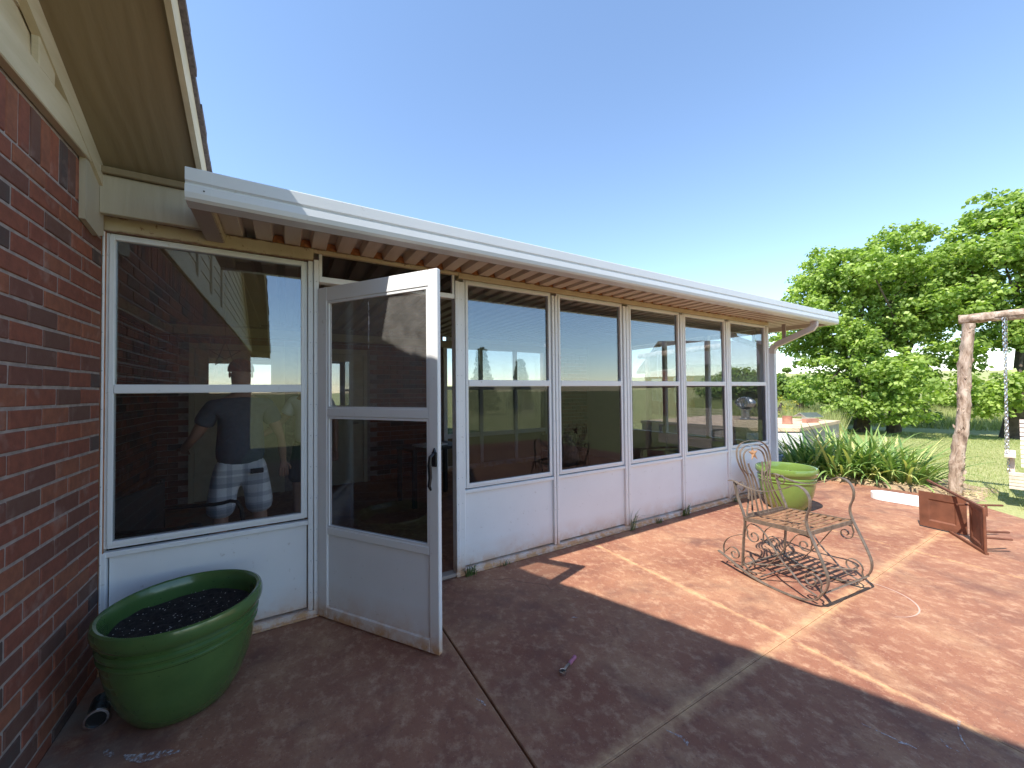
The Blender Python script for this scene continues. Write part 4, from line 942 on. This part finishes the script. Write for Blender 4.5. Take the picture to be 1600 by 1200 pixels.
for s0 in (-0.03, 1.46):
    ar = MB(); P = [SP(-.06, s0, .60), SP(.62, s0, .60), SP(.62, s0+.09, .60), SP(-.06, s0+.09, .60)]; ar.add(P+[(a, b, c+.03) for a, b, c in P], [(3,2,1,0),(4,5,6,7),(0,1,5,4),(1,2,6,5),(2,3,7,6),(3,0,4,7)]); ar.build('armrest', M['swing'], sw)
    ps = MB(); P = [SP(0.04, s0+.03, .37), SP(.10, s0+.03, .37), SP(.10, s0+.08, .37), SP(0.04, s0+.08, .37)]; ps.add(P+[(a, b, .60) for a, b, c in P], [(3,2,1,0),(4,5,6,7),(0,1,5,4),(1,2,6,5),(2,3,7,6),(3,0,4,7)]); ps.build('arm_post', M['swing'], sw)
def chain(p0, p1):
    p0, p1 = Vector(p0), Vector(p1); L_ = (p1-p0).length; n = int(L_/0.040); d = (p1-p0).normalized(); a = d.orthogonal().normalized(); b = d.cross(a); mb = MB()
    for i in range(n):
        c = p0+d*(i+0.5)*(L_/n); q = a if i % 2 else b
        mb.tube([c+d*0.026*math.cos(t)+q*0.014*math.sin(t) for t in np.linspace(0, 2*math.pi, 9)], 0.0045, 4, cap=False)
    return mb.build('chain', M['galv'], sw)
chain(SP(0.02, 0.0, 2.38), SP(0.02, 0.0, 0.40)); chain(SP(0.04, 0.02, 2.38), SP(0.58, -0.02, 0.62)); chain(SP(0.02, 1.5, 2.38), SP(0.02, 1.5, 0.40))

# ================================================================== STORM CELLAR and things on it
ce = thing('storm_cellar', 'low concrete storm cellar with sandy flat top behind the sunroom corner', 'storm cellar')
P = [(8.90, 3.66), (11.76, 3.97), (11.6, 7.0), (8.0, 6.9), (8.2, 4.35)]
cxy = (sum(p[0] for p in P)/5, sum(p[1] for p in P)/5)
sh_ = lambda p, k: (cxy[0]+(p[0]-cxy[0])*k, cxy[1]+(p[1]-cxy[1])*k)
MB().prism(P, lambda p, t: (p[0], p[1], t), 0.63, 0.70).build('top_slab', M['cement'], ce)
MB().prism([sh_(p, 0.985) for p in P], lambda p, t: (p[0], p[1], t), -0.1, 0.629).build('wall', M['cement2'], ce)
MB().prism([(8.14, 4.30), (8.86, 3.62), (8.80, 3.56), (8.06, 4.24)], lambda p, t: (p[0], p[1], t), -0.05, 0.60).build('whitewashed_face', M['whitewash'], ce)
vt = thing('turbine_vent', 'round galvanised turbine vent standing on the storm cellar', 'vent', (10.3, 5.45, 0.70))
MB().lathe([(0.14, 0), (0.14, 0.03), (0.10, 0.05), (0.10, 0.26), (0.16, 0.28)], 24).build('stack', M['galv'], vt, smooth=True)
fn = MB()
for k in range(18):
    a = 2*math.pi*k/18; rr = lambda t: 0.22*math.sin(0.25+t*2.5); pts = []
    for j in range(7):
        t = j/6; r_ = rr(t); z = 0.28+0.30*t; pts.append((r_*math.cos(a+t*0.2), r_*math.sin(a+t*0.2), z))
    fn.strip(pts, (math.cos(a+0.9), math.sin(a+0.9), 0), 0.06, 0.002)
fn.build('turbine_fins', M['galv'], vt); MB().lathe([(0.10, 0.565), (0.10, 0.585), (0.02, 0.60), (0.001, 0.60)], 20).build('turbine_cap', M['galv'], vt, smooth=True)
o = MB().lathe([(0.10, 0), (0.10, 0.02), (0.095, 0.03), (0.095, 0.17), (0.10, 0.18), (0.085, 0.18), (0.08, 0.05)], 24).build('clay_pot', M['clay'], smooth=True, loc=(9.75, 4.25, 0.70)); tag(o, 'small round red clay pot on the cellar top', 'pot')
o = MB().bbox(-0.20, 0.20, -0.05, 0.05, 0, 0.09, 0.004).build('loose_brick', M['clay'], loc=(10.55, 4.12, 0.701)); o.rotation_euler = (0, 0, -0.25); tag(o, 'long orange brick lying on the cellar top near the vent hood', 'brick')
vh = thing('vent_hood', 'small silver gabled vent hood on the far cellar edge', 'vent', (11.2, 4.42, 0.70), -0.4)
MB().prism([(-0.19, 0.10), (0.0, 0.20), (0.19, 0.10), (0.19, 0.09), (0.0, 0.185), (-0.19, 0.09)], lambda p, t: (t, p[0], p[1]), -0.24, 0.24).build('hood', M['galv'], vh)
MB().box(-0.09, 0.09, -0.09, 0.09, 0, 0.13).build('stack', M['galv'], vh)
tu = MB().lathe([(0.17, 0), (0.20, 0.30), (0.215, 0.31), (0.215, 0.33), (0.19, 0.33), (0.17, 0.03)], 24).build('tub', M['blue'], smooth=True, loc=(7.60, 3.62, -0.02)); tag(tu, 'blue grey round tub beside the white downspout', 'tub')

# ================================================================== IRIS
def blade(L_, W0, bend, n=7, seed=0):
    rd = random.Random(seed); mb = MB(); vs = []; x = 0; z = 0; a = R(86)
    for i in range(n+1):
        t = i/n; w_ = W0*(0.75+0.5*t)*(1-t**2.6)+0.0015
        vs += [(x, -w_/2, z), (x+0.004, 0, z), (x, w_/2, z)]
        a -= bend/n*(0.25+1.5*t); x += math.cos(a)*L_/n; z += math.sin(a)*L_/n
    fs = []
    for i in range(n): fs += [(3*i, 3*i+1, 3*i+4, 3*i+3), (3*i+1, 3*i+2, 3*i+5, 3*i+4)]
    mb.add(vs, fs); return mb.mesh('leaf', M['iris'], smooth=True, flipfix=False)
blades = [blade(L_, W0, b, seed=i) for i, (L_, W0, b) in enumerate(((0.78, 0.042, 0.35), (0.72, 0.036, 0.7), (0.68, 0.040, 1.1), (0.60, 0.036, 1.6), (0.52, 0.034, 2.1), (0.45, 0.034, 0.5), (0.80, 0.038, 0.9)))]
def iris(label, loc, n, rad, sc=1.0, seed=0, low=0.25):
    rd = random.Random(seed); t = thing('iris_clump', label, 'plant', loc, group=None)
    for i in range(n):
        a = rd.uniform(0, 2*math.pi); q = rad*math.sqrt(rd.random()); 
        outer = q/rad; me = rd.choice(blades[:3]+blades[5:] if rd.random() > outer*0.75 else blades[2:5])
        o = link('leaf', me, t, (q*math.cos(a), q*math.sin(a), rd.uniform(-0.03, 0.02)))
        lean = rd.uniform(0.0, 0.35)+outer*rd.uniform(0.1, 0.75)
        o.rotation_euler = (rd.uniform(-0.2, 0.2), lean, a+rd.uniform(-0.9, 0.9)); s_ = sc*rd.uniform(0.75, 1.1); o.scale = (s_, s_, s_)
    return t
iris('dark green iris clump nearest the sunroom corner', (8.05, 3.22, 0.02), 150, 0.30, 1.15, 1)
iris('iris clump behind the apple green pot, between two larger clumps', (8.05, 2.80, 0.02), 150, 0.28, 1.15, 2)
iris('tall pale iris clump in the middle of the bed', (8.25, 2.45, 0.02), 180, 0.30, 1.2, 3)
iris('spreading iris clump at the right end of the bed behind the white plank', (8.30, 2.06, 0.02), 180, 0.32, 1.1, 4)
iris('thin iris clump at the back of the bed near the cellar wall', (8.75, 3.0, 0.02), 110, 0.32, 1.2, 5)
iris('back iris clump nearest the lawn', (8.85, 2.50, 0.02), 130, 0.34, 1.15, 6)
# fallen dry leaves along the bed edge
fl = MB()
for _ in range(260):
    x = random.uniform(7.72, 8.1); y = random.uniform(1.2, 3.3); a = random.uniform(0, 6.28); L_ = random.uniform(0.05, 0.22); z = 0.015+random.uniform(0, 0.05)
    dx, dy = math.cos(a)*L_/2, math.sin(a)*L_/2; wx, wy = -math.sin(a)*0.007, math.cos(a)*0.007
    fl.add([(x-dx, y-dy, z), (x+wx, y+wy, z+0.02), (x+dx, y+dy, z), (x-wx, y-wy, z+0.015)], [(0, 1, 2, 3)])
o = fl.build('dry_leaf_litter', simple('dry_leaf_litter', (0.50, 0.38, 0.20), 0.8, var=0.4, scale=3, obj=False), flipfix=False); tag(o, 'dry straw coloured leaves littering the bed edge', 'leaf litter', kind='stuff')

# weeds along the sunroom base
def weed(label, loc, n, h, seed):
    rd = random.Random(seed); mb = MB()
    for _ in range(n):
        a = rd.uniform(0, 6.28); l = h*rd.uniform(0.5, 1.1); ln = rd.uniform(0.1, 0.8); ox, oy = rd.uniform(-0.05, 0.05), rd.uniform(-0.018, 0.01); w_ = 0.0035
        dx, dy = math.cos(a), -abs(math.sin(a)); px, py = -dy*w_, dx*w_
        p1 = (ox+dx*l*ln*0.35, oy+dy*l*ln*0.35, l*0.6); p2 = (ox+dx*l*ln, oy+dy*l*ln, l*(1-ln*0.35))
        mb.add([(ox-px, oy-py, 0), (ox+px, oy+py, 0), (p1[0]+px, p1[1]+py, p1[2]), (p1[0]-px, p1[1]-py, p1[2]), p2], [(0, 1, 2, 3), (3, 2, 4)])
    o = mb.build('weed_tuft', M['weed'], loc=loc, flipfix=False); tag(o, label, 'weed', 'weeds growing along the sunroom base')
weed('weed tuft at the foot of the post right of the open door', (1.30, 2.885, 0.0), 34, 0.12, 1)
weed('tiny weed under the first window right of the door', (1.62, 2.885, 0.0), 8, 0.07, 2)
weed('tall thin weed between the second and third panels right of the door', (3.18, 2.885, 0.0), 12, 0.26, 3)
weed('low weed patch in front of the third panel right of the door', (3.62, 2.885, 0.0), 16, 0.07, 4)
weed('leafy weed tuft between the third and fourth panels right of the door', (4.10, 2.885, 0.0), 30, 0.15, 5)
weed('small weed by the fifth panel behind the rocking chair', (5.15, 2.885, 0.0), 14, 0.14, 6)

# ================================================================== FOLIAGE
def leaves(centers, per, spread, size, tone_fn, nrm_up=0.6, lobed=False):
    n = len(centers)*per; c = np.repeat(centers, per, 0)
    off = rng.normal(size=(n, 3)); off /= np.linalg.norm(off, axis=1)[:, None]; off *= (rng.random(n)**0.45)[:, None]*spread
    off[:, 2] *= 0.6; p = c+off; p[:, 2] -= (np.hypot(off[:, 0], off[:, 1]))*0.35
    nr = off/np.maximum(np.linalg.norm(off, axis=1), 1e-6)[:, None]*0.8+rng.normal(size=(n, 3))*0.45; nr[:, 2] += nrm_up; nr /= np.linalg.norm(nr, axis=1)[:, None]
    t = np.cross(nr, rng.normal(size=(n, 3))); t /= np.linalg.norm(t, axis=1)[:, None]; b = np.cross(nr, t)
    s_ = size*rng.uniform(0.6, 1.25, n)[:, None]
    V = np.stack([p-t*s_*0.5, p-b*s_*0.42+t*s_*0.05-nr*s_*0.08, p+t*s_*0.55-nr*s_*0.18, p+b*s_*0.42+t*s_*0.05-nr*s_*0.08], 1).reshape(-1, 3)
    F = np.arange(n*4).reshape(-1, 4)
    tone = np.clip(tone_fn(p, off, n), 0, 1); return V, F, np.repeat(tone, 4)
def lobe_centers(lobes, dens):
    out = []; L2 = []
    for (cx, cy, cz, rx, ry, rz) in lobes:
        if max(rx, ry, rz) > 0.95:
            k = int(9*max(rx, ry, rz)); L2.append((cx, cy, cz, rx*0.7, ry*0.7, rz*0.7))
            for _ in range(k):
                d = rng.normal(size=3); d /= np.linalg.norm(d); q = rng.uniform(0.62, 1.0); f = rng.uniform(0.22, 0.42)
                L2.append((cx+d[0]*rx*q, cy+d[1]*ry*q, cz+d[2]*rz*q, rx*f, ry*f, rz*f*0.75))
        else: L2.append((cx, cy, cz, rx, ry, rz))
    lobes = L2
    for (cx, cy, cz, rx, ry, rz) in lobes:
        k = int(dens*(rx*ry*rz)**(2/3)); d = rng.normal(size=(k, 3)); d /= np.linalg.norm(d, axis=1)[:, None]; q = (rng.uniform(0.45, 1.0, k)**0.7*(1+0.28*np.array([mnoise.noise(Vector(tuple(v*2.6+cx))) for v in d])))[:, None]
        out.append(np.array([cx, cy, cz])+d*q*np.array([rx, ry, rz]))
    return np.concatenate(out)
def tree(name, label, base, trunks, lobes, dens, per, spread, size, mat, group=None, cat='tree', bark=True):
    t = thing(name, label, cat, base, group=group)
    c = lobe_centers(lobes, dens); c = c[c[:, 2] > 0.25]
    base_t = rng.random(len(c)); 
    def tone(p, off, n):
        return 0.38+0.36*np.repeat(base_t, per)+0.55*np.clip(off[:, 2]/spread, -1, 1)*0.6+rng.normal(size=n)*0.12  # random tone per cluster, plus sunlit tops and shaded undersides put into leaf colour
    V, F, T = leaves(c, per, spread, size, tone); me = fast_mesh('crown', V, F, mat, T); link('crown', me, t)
    tr = MB()
    for pts, rs in trunks: tr.tube(pts, rs, 9)
    for i in rng.choice(len(c), min(len(c), 26 if bark else 6), replace=False):
        q = Vector(c[i]); top = Vector(trunks[i % len(trunks)][0][-1]); mid = top.lerp(q, 0.5)+Vector((0, 0, 0.2)); tr.tube([top, mid, q], [0.06, 0.035, 0.012], 5)
    tr.build('trunk', M['bark'], t, smooth=True); return t
# big tree on the lawn's far side
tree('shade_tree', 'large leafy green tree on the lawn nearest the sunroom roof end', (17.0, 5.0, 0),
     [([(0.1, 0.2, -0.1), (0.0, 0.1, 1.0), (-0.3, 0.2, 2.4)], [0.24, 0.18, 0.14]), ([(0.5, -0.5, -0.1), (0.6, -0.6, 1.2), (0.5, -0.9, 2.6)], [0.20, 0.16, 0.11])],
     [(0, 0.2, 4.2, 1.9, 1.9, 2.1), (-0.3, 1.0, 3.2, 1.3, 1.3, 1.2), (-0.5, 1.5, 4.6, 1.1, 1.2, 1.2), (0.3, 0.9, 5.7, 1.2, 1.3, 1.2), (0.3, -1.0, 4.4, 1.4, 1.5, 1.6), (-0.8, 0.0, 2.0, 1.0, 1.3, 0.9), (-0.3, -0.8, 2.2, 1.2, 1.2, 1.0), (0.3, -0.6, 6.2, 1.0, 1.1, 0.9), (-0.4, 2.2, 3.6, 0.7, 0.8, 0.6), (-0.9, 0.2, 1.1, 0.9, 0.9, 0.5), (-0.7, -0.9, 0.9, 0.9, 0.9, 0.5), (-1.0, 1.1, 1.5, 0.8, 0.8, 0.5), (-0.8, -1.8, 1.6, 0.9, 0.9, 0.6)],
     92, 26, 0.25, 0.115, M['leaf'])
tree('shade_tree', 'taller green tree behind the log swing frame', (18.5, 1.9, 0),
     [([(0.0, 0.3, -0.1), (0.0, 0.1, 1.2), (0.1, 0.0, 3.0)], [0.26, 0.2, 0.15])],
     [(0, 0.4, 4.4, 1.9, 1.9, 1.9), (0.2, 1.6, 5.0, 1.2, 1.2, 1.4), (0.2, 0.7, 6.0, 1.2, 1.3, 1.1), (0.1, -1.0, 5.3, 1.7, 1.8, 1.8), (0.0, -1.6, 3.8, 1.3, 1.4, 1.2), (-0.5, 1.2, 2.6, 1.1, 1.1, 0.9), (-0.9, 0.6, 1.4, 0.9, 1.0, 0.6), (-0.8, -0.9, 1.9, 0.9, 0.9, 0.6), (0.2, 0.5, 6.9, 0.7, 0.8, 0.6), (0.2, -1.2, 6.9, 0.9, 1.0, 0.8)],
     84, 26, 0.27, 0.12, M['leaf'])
# bushes in rows beyond the rough grass
def bush(label, loc, r_, h, dens=26, mat='bush', sz=0.20):
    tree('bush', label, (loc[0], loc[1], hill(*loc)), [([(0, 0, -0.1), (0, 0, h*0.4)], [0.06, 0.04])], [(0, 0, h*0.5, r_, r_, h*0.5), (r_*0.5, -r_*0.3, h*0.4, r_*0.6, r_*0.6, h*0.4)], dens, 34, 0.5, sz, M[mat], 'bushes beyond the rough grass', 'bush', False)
import itertools
bl = [((27, 14.6), 2.2, 2.9, 'rounded yellow green bush just right of the downspout beyond the rough grass'),
      ((29, 13.0), 2.0, 2.6, 'low bush beyond the rough grass, second right of the downspout'),
      ((28, 10.6), 2.1, 2.6, 'wide bush behind the left edge of the big tree'),
      ((30, 8.8), 2.3, 2.6, 'bush far behind the big tree trunk'),
      ((33, 4.6), 2.2, 1.8, 'low bush seen under the right tree'),
      ((36, 2.2), 2.4, 2.0, 'far low bush at the right edge behind the swing'),
      ((31, 17.5), 2.2, 3.0, 'bush seen through the last sunroom window')]
for loc, r_, h, lb in bl: bush(lb, loc, r_, h)
tree('lone_tree', 'tiny lone tree on the far hill crest right of the downspout', (150, 65, hill(150, 65)-0.3), [([(0, 0, 0), (0, 0, 1.2)], [0.2, 0.15])], [(0, 0, 1.6, 1.3, 1.3, 0.9), (0.5, 0.6, 1.2, 0.9, 1.3, 0.7)], 40, 16, 0.6, 0.4, M['bush'])
# scrub under the trees
for k, (x, y, lb) in enumerate(((21.5, 5.0, 'leafy scrub at the foot of the big tree'), (21.5, 6.9, 'leafy scrub left of the big tree trunk'))):
    tree('bush', lb, (x, y, -0.05), [([(0, 0, -0.1), (0, 0, 0.4)], [0.05, 0.03])], [(0, 0, 0.35, 0.9, 0.9, 0.4)], 60, 24, 0.3, 0.12, M['bush'], None, 'bush', False)
# cedars and bushes south of the patio (seen mirrored in the windows)
for k, (x, y, h) in enumerate(((11.5, -17.5, 4.2), (15.2, -18.5, 3.6), (3.0, -34, 5.0))):
    t = thing('cedar_tree', ('dark cedar tree south of the patio mirrored in the windows', 'shorter dark cedar tree south of the patio', 'far dark cedar tree on the southern field')[k], 'tree', (x, y, 0))
    n = 420; zz = rng.random(n)**1.2*h; rr = (1-zz/h)*h*0.28+0.08; a = rng.random(n)*6.283; c = np.c_[rr*np.cos(a)*rng.uniform(0.5, 1, n), rr*np.sin(a)*rng.uniform(0.5, 1, n), zz+0.3]
    V, F, T = leaves(c, 14, 0.3, 0.16, lambda p, o, n: 0.5+0.4*rng.normal(size=n)); link('crown', fast_mesh('crown', V, F, M['cedar'], T), t); MB().tube([(0, 0, -0.1), (0, 0, h)], [0.12, 0.02], 7).build('trunk', M['bark'], t)

# outbuilding south-east, seen mirrored in the right-hand windows
ob = thing('outbuilding', 'brick outbuilding with white windows mirrored in the sunroom windows', 'building', (19.0, -8.5, 0), R(28))
MB().box(0, 9, -3, 3, -0.1, 2.7).build('wall', M['mortar'], ob)
bb = MB()
for r_ in range(32):
    z = CH*r_
    y = -3.0-(BL/2 if r_ % 2 else 0)
    while y < 3:
        ya, yb = max(y, -3), min(y+BL, 3)
        if not (0.75 < z < 2.15 and (-2.1 < (ya+yb)/2 < -0.7 or 0.9 < (ya+yb)/2 < 2.3)): bb.box(-0.02, 0.01, ya+0.005, yb-0.005, z+0.005, z+CH-0.005)
        y += BL
bb.build('brick_courses', M['brickI'], ob)['kind'] = 'stuff'
for y in (-2.1, 0.9):
    f = MB(); f.box(-0.04, 0.0, y, y+0.06, 0.8, 2.15); f.box(-0.04, 0.0, y+1.34, y+1.4, 0.8, 2.15); f.box(-0.04, 0, y+.06, y+1.34, 0.8, .86); f.box(-0.04, 0, y+.06, y+1.34, 2.09, 2.15); f.box(-0.04, 0, y+.66, y+.72, .86, 2.09)
    f = f.build('window', M['innerwhite'], ob); MB().box(-0.02, -0.015, y+.06, y+1.34, .86, 2.09).build('pane', M['glass_in'], f)
MB().prism([(-3.5, 2.6), (0, 4.2), (3.5, 2.6), (3.5, 2.72), (0, 4.34), (-3.5, 2.72)], lambda p, t: (t, p[0], p[1]), -0.5, 9.5).build('roof', M['shingle'], ob)

# ---- grass
def blades_stuff(name, label, N, sampler, h, wd, mat, lean=0.5, tone=(0.2, 0.9)):
    P = sampler(N); n = len(P); a = rng.random(n)*6.283; hh = h*rng.uniform(0.5, 1.2, n); L_ = rng.uniform(0, lean, n)*hh
    z = np.array([hill(x, y) for x, y in P])-0.01; dx, dy = np.cos(a), np.sin(a); b = rng.random(n)*6.283; ux, uy = np.cos(b)*wd, np.sin(b)*wd
    v0 = np.c_[P[:, 0]-ux, P[:, 1]-uy, z]; v1 = np.c_[P[:, 0]+ux, P[:, 1]+uy, z]; v2 = np.c_[P[:, 0]+dx*L_, P[:, 1]+dy*L_, z+hh]
    V = np.stack([v0, v1, v2], 1).reshape(-1, 3); T = np.repeat(rng.uniform(*tone, n), 3)
    o = link(name, fast_mesh(name, V, np.arange(n*3).reshape(-1, 3), mat, T)); tag(o, label, 'grass', kind='stuff')
def polar(r0, r1, a0, a1, excl=None):
    def f(N):
        r_ = np.sqrt(rng.random(N)*(r1*r1-r0*r0)+r0*r0); a = rng.uniform(R(a0), R(a1), N); P = np.c_[r_*np.cos(a), r_*np.sin(a)]
        return P[~excl(P)] if excl is not None else P
    return f
inpat = lambda P: ((P[:, 0] < 7.8) & (P[:, 1] > -4)) | ((P[:, 0] < 9.3) & (P[:, 1] > 1.7) & (P[:, 1] < 4.2)) | ((P[:, 0] > 7.8) & (P[:, 0] < 12) & (P[:, 1] > 3.6)) | ((P[:, 0] < 8.25) & (P[:, 1] < 1.5) & (P[:, 1] > 0.9))
blades_stuff('lawn_grass', 'short mown lawn grass beyond the patio', 110000, polar(7.3, 19, -12, 26, inpat), 0.05, 0.005, M['grassb'], 0.9)
blades_stuff('rough_grass', 'tall pale rough grass behind the storm cellar', 60000, polar(13.5, 34, 18.5, 34), 0.85, 0.011, M['tall'], 0.5)
blades_stuff('field_grass', 'rough field grass beyond the trees', 30000, polar(21, 44, -4, 18.5), 0.5, 0.015, M['tall'], 0.6)
for k, (x, y, s_) in enumerate(((14.2, 6.3, 0.9), (15.2, 6.9, 1.2), (14.6, 7.6, 0.8), (16.2, 6.6, 1.1), (15.6, 7.9, 1.0), (13.6, 7.0, 0.8), (16.9, 6.9, 1.3))):
    tree('weed_plant', 'yellow flowering weed behind the cellar, %s' % ('nearest the vent hood', 'tallest and darkest stem', 'low and pale', 'right of the vent hood', 'far behind the clay pot', 'seen through the last window', 'under the left edge of the tree')[k], (x, y, -0.05), [([(0, 0, 0), (0, 0, s_*0.6)], [0.01, 0.006])], [(0, 0, s_*0.55, 0.4, 0.4, s_*0.5)], 160, 12, 0.16, 0.07, M['flower'], 'yellow weeds behind the cellar', 'weed', False)

# ================================================================== INSIDE THE SUNROOM
ws = thing('wire_star', 'wire star ornament hanging inside the left window', 'ornament', (-0.395, 3.55, 1.80))
pts = [(0.10*math.sin(k*4*math.pi/5), 0, 0.10*math.cos(k*4*math.pi/5)) for k in range(6)]
wi = MB()
for k in range(5): wi.tube([pts[k], pts[k+1]], 0.0025, 5)
wi.build('star', M['blackm'], ws); MB().tube([(0, 0, 0.10), (0, 0, 0.70)], 0.001, 4).build('cord', M['blackm'], ws)
tbx = thing('side_table', 'dark side table with papers inside behind the open door', 'table', (1.75, 5.2, 0), 0.15)
MB().bbox(-0.40, 0.40, -0.28, 0.28, 0.72, 0.76, 0.006).build('table_top', M['darkwood'], tbx)
for sx_ in (-1, 1):
    for sy_ in (-1, 1): MB().box(sx_*0.36-0.025, sx_*0.36+0.025, sy_*0.24-0.025, sy_*0.24+0.025, 0, 0.72).build('leg', M['darkwood'], tbx)
o = MB().bbox(-0.2, 0.2, -0.14, 0.14, 0, 0.02, 0.003).build('paper_stack', M['paper'], loc=(1.72, 5.15, 0.762)); o.rotation_euler = (0, 0, 0.3); tag(o, 'stack of white papers on the side table inside', 'papers')
def armchair(label, loc, rz):
    c = thing('patio_chair', label, 'chair', loc, rz)
    MB().bbox(-0.25, 0.25, -0.25, 0.25, 0.40, 0.44, 0.01).build('seat', M['darkwood'], c); MB().bbox(-0.25, 0.25, -0.27, -0.24, 0.46, 0.86, 0.01).build('backrest', M['darkwood'], c)
    for s_ in (-1, 1):
        MB().tube(smooth([(s_*0.26, -0.25, 0.66), (s_*0.28, 0.05, 0.66), (s_*0.27, 0.24, 0.62), (s_*0.26, 0.25, 0.0)], 4), 0.014, 8).build('arm', M['blackm'], c); MB().tube([(s_*0.26, -0.25, 0), (s_*0.26, -0.26, 0.88)], 0.014, 8).build('leg', M['blackm'], c)
armchair('black armchair inside behind the left window', (-0.60, 3.42, 0), R(-105))
armchair('black armchair inside behind the second window right of the door', (3.4, 4.3, 0), R(160))
bgm = MB().lathe([(0.14, 0), (0.20, 0.08), (0.19, 0.22), (0.10, 0.34), (0.12, 0.42), (0.03, 0.44)], 14)
bgm.v = [(x*(1+0.25*mnoise.noise(Vector((x*9, y*9, z*9)))), y*(1+0.3*mnoise.noise(Vector((x*9, y*9, z*9+4)))), z) for x, y, z in bgm.v]
o = bgm.build('cloth_bag', M['bag'], smooth=True, loc=(3.42, 4.30, 0.442)); tag(o, 'pale crumpled cloth bag on the black armchair inside', 'bag')
